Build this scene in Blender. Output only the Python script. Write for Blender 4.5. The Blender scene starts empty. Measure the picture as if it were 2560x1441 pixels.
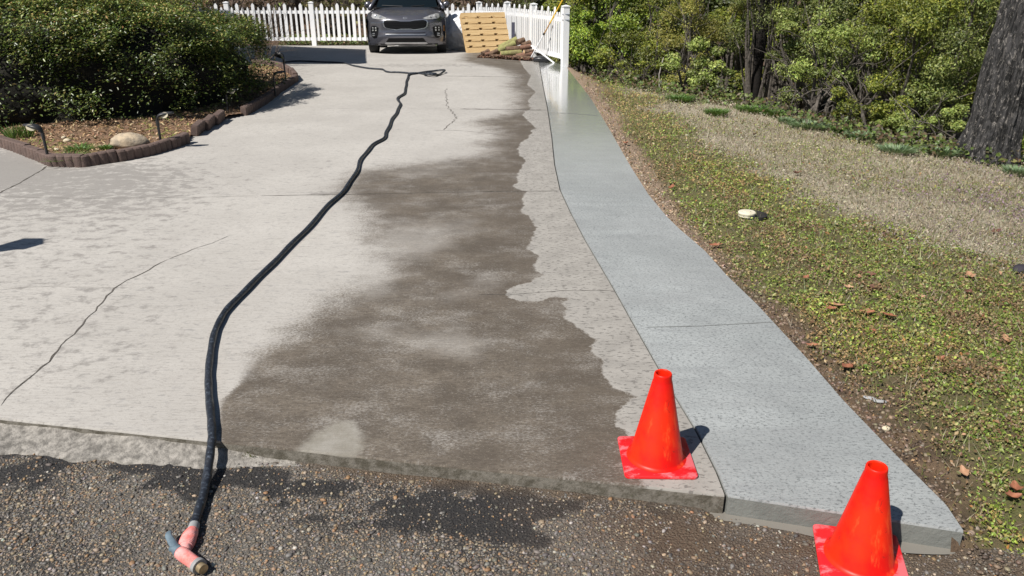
import bpy, bmesh, math, random
import numpy as np
from mathutils import Vector, Matrix
random.seed(7); RNG = np.random.default_rng(7)
S = bpy.context.scene
R = math.radians
# ------------------------------------------------------------------ camera, sky, sun, exposure
CAMH = 1.7; PITCH = R(22.3); F = 1920.0
cd = bpy.data.cameras.new('camera'); cam = bpy.data.objects.new('camera', cd)
S.collection.objects.link(cam); S.camera = cam
cam.location = (0, 0, CAMH); cam.rotation_euler = (math.pi/2 - PITCH, 0, 0)
cd.sensor_width = 36; cd.lens = F/2560*36; cd.clip_end = 600; cd.clip_start = 0.05
SUN_AZ = Vector((-0.74, -0.67, 0)).normalized(); SUN_EL = R(51)
w = bpy.data.worlds.new('World'); S.world = w; w.use_nodes = True
nt = w.node_tree; nt.nodes.clear()
sky = nt.nodes.new('ShaderNodeTexSky'); sky.sky_type = 'NISHITA'; sky.sun_disc = False
sky.sun_elevation = SUN_EL; sky.sun_rotation = math.atan2(SUN_AZ.x, SUN_AZ.y)
sky.air_density = 1.0; sky.dust_density = 0.4; sky.ozone_density = 1.3
bg = nt.nodes.new('ShaderNodeBackground'); bg.inputs[1].default_value = 0.05
wo = nt.nodes.new('ShaderNodeOutputWorld')
nt.links.new(sky.outputs[0], bg.inputs[0]); nt.links.new(bg.outputs[0], wo.inputs[0])
sd = bpy.data.lights.new('sun', 'SUN'); sun = bpy.data.objects.new('sun', sd); S.collection.objects.link(sun)
sd.energy = 5.0; sd.angle = R(0.5); sd.color = (1.0, 0.955, 0.89)
sv = Vector((SUN_AZ.x*math.cos(SUN_EL), SUN_AZ.y*math.cos(SUN_EL), math.sin(SUN_EL)))
sun.rotation_euler = sv.to_track_quat('Z', 'Y').to_euler(); sun.location = sv*30
S.view_settings.view_transform = 'Standard'; S.view_settings.look = 'None'
S.view_settings.exposure = 0.28; S.view_settings.gamma = 1.0; S.view_settings.use_curve_mapping = False
S.render.engine = 'CYCLES'
# ------------------------------------------------------------------ helpers
def ss(a, b, x):
    t = np.clip((np.asarray(x, float)-a)/(b-a), 0, 1); return t*t*(3-2*t)
def ray(px, py):
    u = (px-1280)/F; v = (720.5-py)/F
    c, s = math.cos(PITCH), math.sin(PITCH)
    return np.array([u, c+v*s, -s+v*c])
def slab(x, y):                                   # height of the driveway surface
    x = np.asarray(x, float); y = np.asarray(y, float)
    return -0.003*np.maximum(y-14, 0)**2 - 0.10*ss(11, 17, y)*ss(-1, 1, x)
def G(px, py, fn=slab, off=0.0):                  # where the view ray of a photo point meets a surface
    d = ray(px, py); t = 1.0; prev = t
    while t < 60:
        p = d*t
        if CAMH + p[2] < float(fn(p[0], p[1])) + off:
            a, b = prev, t
            for _ in range(30):
                m = (a+b)/2; q = d*m
                if CAMH + q[2] < float(fn(q[0], q[1])) + off: b = m
                else: a = m
            q = d*b; return Vector((q[0], q[1], CAMH+q[2]))
        prev = t; t += 0.05
    return Vector((d[0]*40, d[1]*40, CAMH+d[2]*40))
def proj(x, y, z):
    c, s = math.cos(PITCH), math.sin(PITCH)
    zz = z-CAMH; Z = y*c - zz*s; Y = y*s + zz*c
    return 1280+F*x/Z, 720.5-F*Y/Z
def _h(i, j, k, s):
    n = (i*73856093) ^ (j*19349663) ^ (k*83492791) ^ (s*2654435)
    n = (n ^ (n >> 13))*1274126177 & 0x7fffffff
    n = (n ^ (n >> 16)) & 0xffff
    return n/65535.0
def vn(x, y, z=0, s=1):                           # value noise 0..1
    x = np.asarray(x, float); y = np.asarray(y, float); z = np.asarray(z, float)+np.zeros_like(x)
    i = np.floor(x).astype(np.int64); j = np.floor(y).astype(np.int64); k = np.floor(z).astype(np.int64)
    fx, fy, fz = x-i, y-j, z-k
    fx = fx*fx*(3-2*fx); fy = fy*fy*(3-2*fy); fz = fz*fz*(3-2*fz)
    r = 0
    for a in (0, 1):
        for b in (0, 1):
            for c in (0, 1):
                r = r + _h(i+a, j+b, k+c, s)*(fx if a else 1-fx)*(fy if b else 1-fy)*(fz if c else 1-fz)
    return r
def fbm(x, y, z=0, s=1, o=3):
    t = 0; a = 0.5; n = 0
    for q in range(o):
        t = t + a*vn(np.asarray(x)*2**q, np.asarray(y)*2**q, np.asarray(z)*2**q, s+q); n += a; a *= 0.5
    return t/n
# ---- materials
class NT:
    def __init__(s, name):
        s.m = bpy.data.materials.new(name); s.m.use_nodes = True; s.t = s.m.node_tree; s.t.nodes.clear()
        s.out = s.t.nodes.new('ShaderNodeOutputMaterial'); s.b = s.t.nodes.new('ShaderNodeBsdfPrincipled')
        s.t.links.new(s.b.outputs[0], s.out.inputs[0])
        s.co = s.t.nodes.new('ShaderNodeTexCoord').outputs['Object']
    def put(s, sock, v):
        if isinstance(v, bpy.types.NodeSocket): s.t.links.new(v, sock)
        elif isinstance(v, (tuple, list)) and len(v) == 3 and sock.type == 'RGBA': sock.default_value = (*v, 1)
        else: sock.default_value = v
    def set(s, **k):
        for a, v in k.items(): s.put(s.b.inputs[{'base': 'Base Color', 'rough': 'Roughness', 'metal': 'Metallic', 'normal': 'Normal', 'spec': 'Specular IOR Level', 'coat': 'Coat Weight', 'coatr': 'Coat Roughness', 'trans': 'Transmission Weight', 'alpha': 'Alpha', 'sheen': 'Sheen Weight'}[a]], v)
    def scale(s, v, co=None):
        n = s.t.nodes.new('ShaderNodeMapping'); s.t.links.new(co or s.co, n.inputs[0]); n.inputs['Scale'].default_value = v; return n.outputs[0]
    def noise(s, sc, det=4, ro=0.55, co=None, dist=0):
        n = s.t.nodes.new('ShaderNodeTexNoise'); s.t.links.new(co or s.co, n.inputs['Vector'])
        n.inputs['Scale'].default_value = sc; n.inputs['Detail'].default_value = det; n.inputs['Roughness'].default_value = ro; n.inputs['Distortion'].default_value = dist
        return n.outputs[0]
    def vor(s, sc, co=None, feat='F1'):
        n = s.t.nodes.new('ShaderNodeTexVoronoi'); s.t.links.new(co or s.co, n.inputs['Vector']); n.feature = feat
        n.inputs['Scale'].default_value = sc; return n.outputs
    def mr(s, v, a, b, c=0.0, d=1.0, kind='SMOOTHSTEP'):
        n = s.t.nodes.new('ShaderNodeMapRange'); n.interpolation_type = kind; s.put(n.inputs[0], v)
        for i, q in enumerate((a, b, c, d)): n.inputs[i+1].default_value = q
        return n.outputs[0]
    def math(s, op, a, b=0.0):
        n = s.t.nodes.new('ShaderNodeMath'); n.operation = op; s.put(n.inputs[0], a); s.put(n.inputs[1], b); return n.outputs[0]
    def mix(s, f, a, b, mode='MIX'):
        n = s.t.nodes.new('ShaderNodeMix'); n.data_type = 'RGBA'; n.blend_type = mode
        s.put(n.inputs[0], f); s.put(n.inputs[6], a); s.put(n.inputs[7], b); return n.outputs[2]
    def ramp(s, f, stops):
        n = s.t.nodes.new('ShaderNodeValToRGB'); s.t.links.new(f, n.inputs[0]); e = n.color_ramp.elements
        while len(e) < len(stops): e.new(0.5)
        for q, (p, c) in zip(e, stops): q.position = p; q.color = (*c, 1)
        return n.outputs[0]
    def attr(s, nm):
        n = s.t.nodes.new('ShaderNodeAttribute'); n.attribute_name = nm; return n
    def bump(s, h, st=0.3, dist=0.01, nrm=None):
        n = s.t.nodes.new('ShaderNodeBump'); n.inputs['Strength'].default_value = st; n.inputs['Distance'].default_value = dist
        s.t.links.new(h, n.inputs['Height'])
        if nrm: s.t.links.new(nrm, n.inputs['Normal'])
        return n.outputs[0]
def mat(name, c1, c2=None, sc=12, rough=0.7, metal=0, bump=0.0, bsc=None, stretch=None, **k):
    n = NT(name); co = n.scale(stretch) if stretch else None
    c2 = c2 or tuple(x*0.8 for x in c1)
    f = n.mr(n.noise(sc, 5, 0.6, co), 0.3, 0.7)
    n.set(base=n.mix(f, c1, c2), rough=rough, metal=metal, **k)
    if bump: n.set(normal=n.bump(n.noise(bsc or sc*3, 5, 0.65, co), bump, 0.01))
    return n.m
def leafmat(name, rough=0.5, transl=0.25, spec=0.5):
    n = NT(name); a = n.attr('Col').outputs['Color']
    n.set(base=a, rough=rough, spec=spec)
    tr = n.t.nodes.new('ShaderNodeBsdfTranslucent'); n.put(tr.inputs[0], n.mix(0.3, a, (0.35, 0.45, 0.05), 'MIX'))
    mx = n.t.nodes.new('ShaderNodeMixShader'); mx.inputs[0].default_value = transl
    n.t.links.new(n.b.outputs[0], mx.inputs[1]); n.t.links.new(tr.outputs[0], mx.inputs[2]); n.t.links.new(mx.outputs[0], n.out.inputs[0])
    return n.m
# ---- objects
def link(o, parent=None):
    S.collection.objects.link(o)
    if parent is not None: o.parent = parent
    return o
def tag(o, label=None, cat=None, group=None, kind=None):
    if label: o['label'] = label
    if cat: o['category'] = cat
    if group: o['group'] = group
    if kind: o['kind'] = kind
    return o
def thing(name, label, cat, loc=(0, 0, 0), rz=0, group=None):
    o = bpy.data.objects.new(name, None); o.empty_display_size = 0.1; link(o)
    o.location = loc; o.rotation_euler = (0, 0, rz); return tag(o, label, cat, group)
def copy_tree(o, parent=None):
    c = o.copy(); S.collection.objects.link(c)
    if parent is not None: c.parent = parent
    for ch in [q for q in bpy.data.objects if q.parent is o]: copy_tree(ch, c)
    return c
class MB:
    def __init__(s): s.v = []; s.f = []; s.mi = []; s.cur = 0
    def add(s, vs, fs):
        b = len(s.v); s.v += [tuple(p) for p in vs]; s.f += [tuple(b+i for i in f) for f in fs]; s.mi += [s.cur]*len(fs); return s
    def box(s, c, d, m=None, ch=0.0):
        x, y, z = d[0]/2, d[1]/2, d[2]/2
        if ch <= 0:
            P = [Vector((i*x, j*y, k*z)) for i in (-1, 1) for j in (-1, 1) for k in (-1, 1)]
            Fc = [(0, 1, 3, 2), (4, 6, 7, 5), (0, 4, 5, 1), (2, 3, 7, 6), (0, 2, 6, 4), (1, 5, 7, 3)]
        else:
            bm = bmesh.new(); bmesh.ops.create_cube(bm, size=1)
            for v in bm.verts: v.co = Vector((v.co.x*2*x, v.co.y*2*y, v.co.z*2*z))
            bmesh.ops.bevel(bm, geom=bm.edges[:], offset=ch, segments=1, affect='EDGES')
            bm.verts.index_update(); P = [v.co.copy() for v in bm.verts]; Fc = [[v.index for v in f.verts] for f in bm.faces]; bm.free()
        M = m or Matrix.Identity(4)
        return s.add([M @ (p+Vector(c)) if m is None else (M @ p)+Vector(c) for p in P], Fc)
    def tube(s, pts, r, n=8, cap=True, flat=1.0):
        pts = [Vector(p) for p in pts]; k = len(pts); rs = r if isinstance(r, (list, tuple)) else [r]*k
        vs = []; up = None
        for i in range(k):
            d = (pts[min(i+1, k-1)]-pts[max(i-1, 0)]).normalized()
            if up is None: up = Vector((0, 0, 1)) if abs(d.z) < 0.95 else Vector((0, 1, 0))
            a = d.cross(up).normalized(); b = a.cross(d).normalized()
            if abs(d.z) >= 0.95: up = b
            for j in range(n):
                t = 2*math.pi*j/n; vs.append(pts[i]+a*math.cos(t)*rs[i]+b*math.sin(t)*rs[i]*flat)
        fs = [(i*n+j, i*n+(j+1) % n, (i+1)*n+(j+1) % n, (i+1)*n+j) for i in range(k-1) for j in range(n)]
        if cap: fs += [tuple(range(n))[::-1], tuple((k-1)*n+j for j in range(n))]
        return s.add(vs, fs)
    def lathe(s, prof, n=24, M=None, cap=True):      # prof: (r, z)
        vs = []; M = M or Matrix.Identity(4)
        for r, z in prof:
            for j in range(n):
                t = 2*math.pi*j/n; vs.append(M @ Vector((r*math.cos(t), r*math.sin(t), z)))
        k = len(prof); fs = [(i*n+j, i*n+(j+1) % n, (i+1)*n+(j+1) % n, (i+1)*n+j) for i in range(k-1) for j in range(n)]
        if cap: fs += [tuple(range(n))[::-1], tuple((k-1)*n+j for j in range(n))]
        return s.add(vs, fs)
    def prism(s, poly, t0, t1, M=None):              # poly in xy, extruded in z
        M = M or Matrix.Identity(4); n = len(poly)
        vs = [M @ Vector((x, y, t0)) for x, y in poly]+[M @ Vector((x, y, t1)) for x, y in poly]
        return s.add(vs, [tuple(range(n))[::-1], tuple(range(n, 2*n))]+[(i, (i+1) % n, n+(i+1) % n, n+i) for i in range(n)])
    def grid(s, fn, nu, nv, flip=False):
        vs = [fn(i/(nu-1), j/(nv-1)) for j in range(nv) for i in range(nu)]
        fs = [(j*nu+i, j*nu+i+1, (j+1)*nu+i+1, (j+1)*nu+i) for j in range(nv-1) for i in range(nu-1)]
        if flip: fs = [f[::-1] for f in fs]
        return s.add(vs, fs)
    def build(s, name, mats, parent=None, smooth=False, ang=None):
        me = bpy.data.meshes.new(name); me.from_pydata(s.v, [], s.f)
        for m in (mats if isinstance(mats, (list, tuple)) else [mats]): me.materials.append(m)
        if max(s.mi, default=0) > 0: me.polygons.foreach_set('material_index', s.mi)
        bm = bmesh.new(); bm.from_mesh(me); bmesh.ops.recalc_face_normals(bm, faces=bm.faces[:]); bm.to_mesh(me); bm.free()
        if smooth or ang:
            me.polygons.foreach_set('use_smooth', [True]*len(me.polygons))
            if ang: me.set_sharp_from_angle(angle=R(ang))
        me.update(); o = bpy.data.objects.new(name, me); return link(o, parent)
def npmesh(name, V, Fq, m, parent=None, col=None, attrs=None, smooth=False):
    V = np.asarray(V, np.float32); Fq = np.asarray(Fq, np.int32); n, k = Fq.shape
    me = bpy.data.meshes.new(name); me.vertices.add(len(V)); me.vertices.foreach_set('co', V.ravel())
    me.loops.add(n*k); me.loops.foreach_set('vertex_index', Fq.ravel())
    me.polygons.add(n); me.polygons.foreach_set('loop_start', np.arange(n, dtype=np.int32)*k)
    me.update(calc_edges=True)
    if smooth: me.polygons.foreach_set('use_smooth', np.ones(n, bool))
    if col is not None:
        a = me.color_attributes.new('Col', 'FLOAT_COLOR', 'POINT')
        a.data.foreach_set('color', np.concatenate([col, np.ones((len(col), 1))], 1).astype(np.float32).ravel())
    for k2, v in (attrs or {}).items():
        a = me.attributes.new(k2, 'FLOAT', 'POINT'); a.data.foreach_set('value', np.asarray(v, np.float32).ravel())
    me.materials.append(m); me.validate(); o = bpy.data.objects.new(name, me); return link(o, parent)
def leaves(name, P, nrm, size, col, m, parent=None, aspect=0.5, fold=0.25, jitter=0.5, rng=RNG):
    """one pointed, folded leaf face pair at each point"""
    n = len(P); nn = nrm + rng.normal(0, jitter, (n, 3)); nn /= np.linalg.norm(nn, axis=1)[:, None]+1e-9
    t = np.cross(nn, rng.normal(0, 1, (n, 3))); t /= np.linalg.norm(t, axis=1)[:, None]+1e-9
    b = np.cross(nn, t); L = np.asarray(size).reshape(-1, 1)*np.ones((n, 1)); W = L*aspect
    v = np.stack([P-t*L*0.5, P+b*W*0.5+nn*W*fold-t*L*.05, P+t*L*0.5, P-b*W*0.5+nn*W*fold-t*L*.05], 1).reshape(-1, 3)
    i = np.arange(n)*4
    f = np.concatenate([np.stack([i, i+1, i+2], 1), np.stack([i, i+2, i+3], 1)])
    return npmesh(name, v, f, m, parent, np.repeat(col, 4, 0))
def palette(n, cols, w, var=0.15, rng=RNG):
    c = np.array(cols)[rng.choice(len(cols), n, p=np.array(w)/sum(w))]
    return np.clip(c*(1+rng.normal(0, var, (n, 1)))*(1+rng.normal(0, var*0.25, (n, 3))), 0.002, 0.95)
def poly_inside(x, y, P):
    r = np.zeros(x.shape, bool); n = len(P)
    for i in range(n):
        x1, y1 = P[i]; x2, y2 = P[(i+1) % n]
        if y1 == y2: continue
        c = ((y1 > y) != (y2 > y)) & (x < (x2-x1)*(y-y1)/(y2-y1)+x1); r ^= c
    return r
def poly_dist(x, y, P):
    d = np.full(x.shape, 1e9)
    for (x1, y1), (x2, y2) in zip(P[:-1], P[1:]):
        dx, dy = x2-x1, y2-y1; t = np.clip(((x-x1)*dx+(y-y1)*dy)/(dx*dx+dy*dy+1e-12), 0, 1)
        d = np.minimum(d, np.hypot(x-x1-t*dx, y-y1-t*dy))
    return d
def GP(pts, fn=slab): return [G(a, b, fn) for a, b in pts]
def smooth_path(P, k=6):
    P = [Vector(p) for p in P]; out = []
    for i in range(len(P)-1):
        a, b, c, d = P[max(i-1, 0)], P[i], P[i+1], P[min(i+2, len(P)-1)]
        for j in range(k):
            t = j/k; out.append(0.5*((2*b)+(c-a)*t+(2*a-5*b+4*c-d)*t*t+(3*b-a-3*c+d)*t**3))
    out.append(P[-1]); return out
# ------------------------------------------------------------------ the ground plan, taken from the photo's lines
SEAM = GP([(1816, 1237), (1794, 1181), (1744, 1081), (1672, 963), (1636, 900), (1579, 800), (1536, 723), (1504, 669), (1464, 601), (1428, 533), (1401, 475), (1387, 411), (1380, 344), (1369, 272), (1358, 218), (1348, 157)])
EDGE = GP([(2408, 1326), (2365, 1262), (2229, 1127), (2107, 1000), (2025, 905), (1980, 856), (1894, 763), (1817, 689), (1762, 627), (1700, 574), (1667, 542), (1622, 488), (1576, 416), (1522, 321), (1482, 254), (1441, 200), (1419, 172)])
EDGE.append(Vector((1.22, 19, 0))); SEAM.append(Vector((0.5, 20, 0)))
def curve(C):
    ys = np.array([p.y for p in C]); xs = np.array([p.x for p in C])
    def f(y):
        y = np.asarray(y, float); r = np.interp(y, ys, xs)
        return np.where(y < ys[0], xs[0]+(y-ys[0])*(xs[1]-xs[0])/(ys[1]-ys[0]), r)
    return f
xs_, xe_ = curve(SEAM), curve(EDGE)
FL = G(0, 1045); FR = SEAM[0]
def yfront(x): return FL.y+(x-FL.x)*(FR.y-FL.y)/(FR.x-FL.x)
ROADZ = -0.059
def lawnz(x, y):
    x = np.asarray(x, float); y = np.asarray(y, float); d = x-xe_(y)
    dd = np.maximum(d, 0)
    base = slab(xe_(y), y)-0.02+0.02*ss(0.1, 0.7, d)-0.075*np.maximum(dd-0.4, 0)
    base = base-0.05*ss(2.6, 1.9, y)
    return base+0.03*(fbm(x*1.3, y*1.3, 0, 5)-0.5)*ss(0, .4, d)
WE = [(1415, 176), (1500, 208), (1600, 228), (1700, 250), (1800, 262), (1900, 285), (2000, 318), (2100, 345), (2200, 370), (2300, 388), (2400, 402), (2560, 430), (2900, 500)]
WEP = GP(WE, lawnz)
_wa = np.array([math.atan2(p.x, p.y) for p in WEP]); _wr = np.array([p.xy.length for p in WEP])
def terrain(x, y):
    x = np.asarray(x, float); y = np.asarray(y, float)
    r = np.hypot(x, y); a = np.arctan2(x, y); re = np.interp(a, _wa, _wr)
    right = ss(0, 0.6, x-xe_(np.minimum(y, 17)))
    drop = -np.minimum(0.30*np.maximum(r-re-0.4, 0), 3.2)*ss(0, .5, x-xe_(np.minimum(y, 17)))*ss(0.0, 0.12, a)
    z = np.where(x > xe_(y), lawnz(x, y), slab(x, y)-0.02)
    z = np.maximum(z, -0.9)+drop
    z = np.where((y > 24.2) & (x < 3), -0.30+0.03*(y-24.2), z)
    return z
print('wood edge', [tuple(round(c, 2) for c in p) for p in WEP][::3])
# ------------------------------------------------------------------ concrete materials
def concrete(name, new=False):
    n = NT(name)
    st = n.scale((7, 95, 1)); big = n.noise(0.9, 4, 0.6); mid = n.noise(6, 5, 0.65); fine = n.noise(120, 4, 0.7)
    streak = n.noise(1, 5, 0.75, st)
    if not new:
        d = n.mix(n.mr(big, 0.35, 0.65), (0.47, 0.447, 0.412), (0.415, 0.393, 0.362))
        d = n.mix(n.mr(n.noise(3.1, 6, 0.7), 0.45, 0.7, 0, 0.4), d, (0.39, 0.37, 0.34))
        d = n.mix(n.mr(streak, 0.50, 0.60, 0, 0.34), d, (0.27, 0.245, 0.22))
        d = n.mix(n.mr(n.noise(1, 5, 0.7, n.scale((40, 95, 1))), 0.545, 0.62, 0, 0.6), d, (0.25, 0.23, 0.21))
        d = n.mix(n.mr(n.noise(1, 6, 0.72, n.scale((9, 13, 1))), 0.57, 0.66, 0, 0.42), d, (0.27, 0.26, 0.25))
        pit = n.noise(1, 4, 0.6, n.scale((13, 30, 1)))
        d = n.mix(n.mr(pit, 0.585, 0.65, 0, 0.5), d, (0.24, 0.23, 0.22))
        gr = n.attr('grime').outputs['Fac']
        gm = n.mr(n.math('ADD', gr, n.math('MULTIPLY', n.math('SUBTRACT', n.noise(1, 7, .72, n.scale((8, 11, 1))), 0.5), 3.2)), 0.35, 0.75, 0, 0.7)
        d = n.mix(gm, d, (0.215, 0.20, 0.185))
        # soaked, washed-down area
        wc = n.mix(n.mr(n.noise(1, 7, 0.68, n.scale((3.0, 4.0, 1))), 0.36, 0.66), (0.105, 0.087, 0.068), (0.165, 0.138, 0.108))
        wc = n.mix(n.mr(n.noise(1, 6, 0.78, n.scale((18, 55, 1))), 0.46, 0.58, 0, 0.6), wc, (0.085, 0.068, 0.052))
        wc = n.mix(n.mr(n.noise(1, 5, 0.7, n.scale((45, 90, 1))), 0.52, 0.62, 0, 0.65), wc, (0.07, 0.058, 0.045))
        wc = n.mix(n.mr(n.noise(1, 5, 0.7, n.scale((60, 110, 1)), .3), 0.58, 0.66, 0, 0.55), wc, (0.33, 0.29, 0.23))
        wc = n.mix(n.mr(n.vor(75)['Distance'], 0.16, 0.05, 0, 0.4), wc, (0.36, 0.33, 0.28))
        wc = n.mix(n.mr(n.math('ADD', n.attr('dright').outputs['Fac'], n.math('MULTIPLY', n.noise(1, 7, 0.7, n.scale((5, 5.5, 1))), 1.2)), 1.15, 0.6, 0, 0.45), wc, (0.095, 0.076, 0.058))
        dl = n.math('ADD', n.attr('dleft').outputs['Fac'], n.math('MULTIPLY', n.math('SUBTRACT', n.noise(1, 9, 0.74, n.scale((4.6, 4.8, 1))), 0.5), n.attr('softl').outputs['Fac']))
        grain = n.math('SUBTRACT', n.noise(1, 3, 0.8, n.scale((70, 120, 1))), 0.5)
        dl = n.math('ADD', dl, n.math('MULTIPLY', n.math('MULTIPLY', grain, 1.6), n.attr('softl').outputs['Fac']))
        dn = n.math('DIVIDE', dl, n.math('MAXIMUM', n.math('MULTIPLY', n.attr('softl').outputs['Fac'], 0.35), 0.01))
        fl = n.mr(dn, -0.9, 0.9)
        dr = n.math('ADD', n.attr('dright').outputs['Fac'], n.math('MULTIPLY', n.math('SUBTRACT', n.noise(16, 9, 0.82), 0.5), 0.11))
        fr = n.mr(dr, -0.006, 0.010)
        dry = n.mr(n.math('ADD', n.noise(1, 10, 0.76, n.scale((2.4, 3.6, 1), n.co)), n.math('MULTIPLY', grain, 0.8)), 0.48, 0.74, 1.0, 0.50); dry = n.math('MULTIPLY', dry, n.mr(n.math('ADD', n.attr('pale').outputs['Fac'], n.math('MULTIPLY', n.math('SUBTRACT', n.noise(1, 9, 0.74, n.scale((4, 5, 1))), 0.5), 1.1)), 0.15, 0.95, 1.0, 0.55))
        wet = n.math('MULTIPLY', n.math('MULTIPLY', fl, fr), dry)
        # cement-grey slurry rinse to the right of the wet edge
        sl = n.mix(n.mr(mid, 0.35, 0.65), (0.345, 0.325, 0.295), (0.285, 0.268, 0.243))
        sl = n.mix(n.mr(n.noise(1, 4, 0.6, n.scale((28, 62, 1))), 0.55, 0.60, 0, 0.75), sl, (0.13, 0.12, 0.11))
        sf = n.math('MULTIPLY', n.math('SUBTRACT', 1.0, fr), n.attr('slur').outputs['Fac'])
        patch = n.mr(n.math('ADD', n.attr('patch').outputs['Fac'], n.math('MULTIPLY', n.math('SUBTRACT', n.noise(14, 4, .6), 0.5), 0.10)), -0.02, 0.035)
        c = n.mix(sf, d, sl); c = n.mix(wet, c, wc)
        c = n.mix(n.math('MULTIPLY', patch, 0.8), c, n.mix(n.mr(mid, .35, .6), (0.36, 0.34, 0.30), (0.27, 0.25, 0.21)))
        gl = n.math('MULTIPLY', n.attr('gloss').outputs['Fac'], n.math('MAXIMUM', wet, sf))
        c = n.mix(n.mr(fine, 0.62, 0.74, 0, 0.25), c, (0.12, 0.11, 0.10))
        ro = n.mix(gl, n.mix(wet, (0.85,)*3, (0.62,)*3), (0.22,)*3)
        h = n.math('ADD', n.math('MULTIPLY', streak, 0.8), n.math('MULTIPLY', fine, 0.35))
        n.set(base=c, rough=ro, normal=n.bump(h, 0.42, 0.006))
    else:
        c = n.mix(n.mr(big, 0.35, 0.65), (0.355, 0.373, 0.370), (0.285, 0.302, 0.300))
        c = n.mix(n.mr(n.noise(1, 4, 0.6, n.scale((3, 14, 1))), 0.5, 0.68, 0, 0.35), c, (0.225, 0.235, 0.24))
        c = n.mix(n.mr(n.noise(2.2, 7, 0.7), 0.45, 0.65, 0, .4), c, (0.24, 0.25, 0.25)); c = n.mix(n.mr(n.noise(1, 4, 0.75, n.scale((60, 100, 1))), 0.52, 0.61, 0, 0.8), c, (0.10, 0.107, 0.108))
        c = n.mix(n.mr(n.vor(110)['Distance'], 0.17, 0.06, 0, 0.6), c, (0.55, 0.56, 0.56))
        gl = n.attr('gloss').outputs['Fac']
        c = n.mix(n.mr(n.noise(1, 5, .6, n.scale((.5, 3.2, 1))), .42, .62, 0, .35), c, (0.25, 0.258, 0.258)); c = n.mix(n.math('MULTIPLY', gl, 0.7), c, (0.52, 0.53, 0.51))  # far wet end painted paler, its sheen put into the base colour
        n.set(base=c, rough=n.mr(gl, 0, 1, 0.72, 0.06, 'LINEAR'), spec=n.mr(gl, 0, 1, 0.5, 0.7, 'LINEAR'), coat=gl, coatr=.10)
        h = n.math('ADD', n.math('MULTIPLY', n.noise(60, 4, .6), 0.8), n.math('MULTIPLY', streak, 0.5))
        st2 = n.bump(h, 0.30, 0.005)
        bm_ = n.t.nodes.new('ShaderNodeBump'); bm_.inputs['Distance'].default_value = 0.006
        n.put(bm_.inputs['Strength'], n.mr(gl, 0, 1, 0.5, 0.035, 'LINEAR')); n.put(bm_.inputs['Height'], n.math('ADD', h, n.math('MULTIPLY', n.noise(5, 3), 4.0)))
        n.set(normal=bm_.outputs[0]); wv = n.math('ADD', n.math('MULTIPLY', n.noise(1, 3, .6, n.scale((6, 16, 1))), 1.0), n.math('MULTIPLY', n.noise(60, 3), .25)); n.t.links.new(n.bump(wv, .10, .02), n.b.inputs['Coat Normal'])
    return n.m
m_old = concrete('old_concrete'); m_new = concrete('new_concrete', True)
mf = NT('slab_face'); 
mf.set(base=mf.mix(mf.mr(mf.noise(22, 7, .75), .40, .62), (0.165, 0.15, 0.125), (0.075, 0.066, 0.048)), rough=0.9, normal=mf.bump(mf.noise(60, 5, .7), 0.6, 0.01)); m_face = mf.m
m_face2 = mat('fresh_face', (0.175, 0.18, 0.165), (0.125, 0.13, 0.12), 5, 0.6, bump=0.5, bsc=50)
m_crack = mat('crack_dark', (0.045, 0.04, 0.034), (0.13, 0.115, 0.1), 30, 0.95)
m_line = mat('joint_light', (0.62, 0.6, 0.56), (0.3, 0.28, 0.26), 12, 0.95)

def slab_mesh(name, xl, xr, m, mface, nu, rows, gap=0.0, side='old'):
    NU = nu; V = []; 
    Y = np.array(rows)
    for k, yr in enumerate(Y):
        fade = 1-ss(0, 3.2, yr-FR.y)
        u = np.linspace(0, 1, NU)
        y0 = yr+np.zeros(NU)
        for _ in range(4):
            L = xl(y0); Rr = xr(y0); x = L+(Rr-L)*u
            y0 = yr+(yfront(x)-FR.y)*fade if side == 'old' else yr+(np.interp(x, [FR.x, EDGE[0].x], [0, EDGE[0].y-FR.y]))*fade
        V.append(np.stack([x, y0, slab(x, y0)], 1))
    V = np.array(V); return V
def geo_rows(a, b, n):
    t = np.linspace(0, 1, n); return a*(b/a)**t
rows = geo_rows(FR.y, 24.0, 330)
NU = 300
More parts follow.
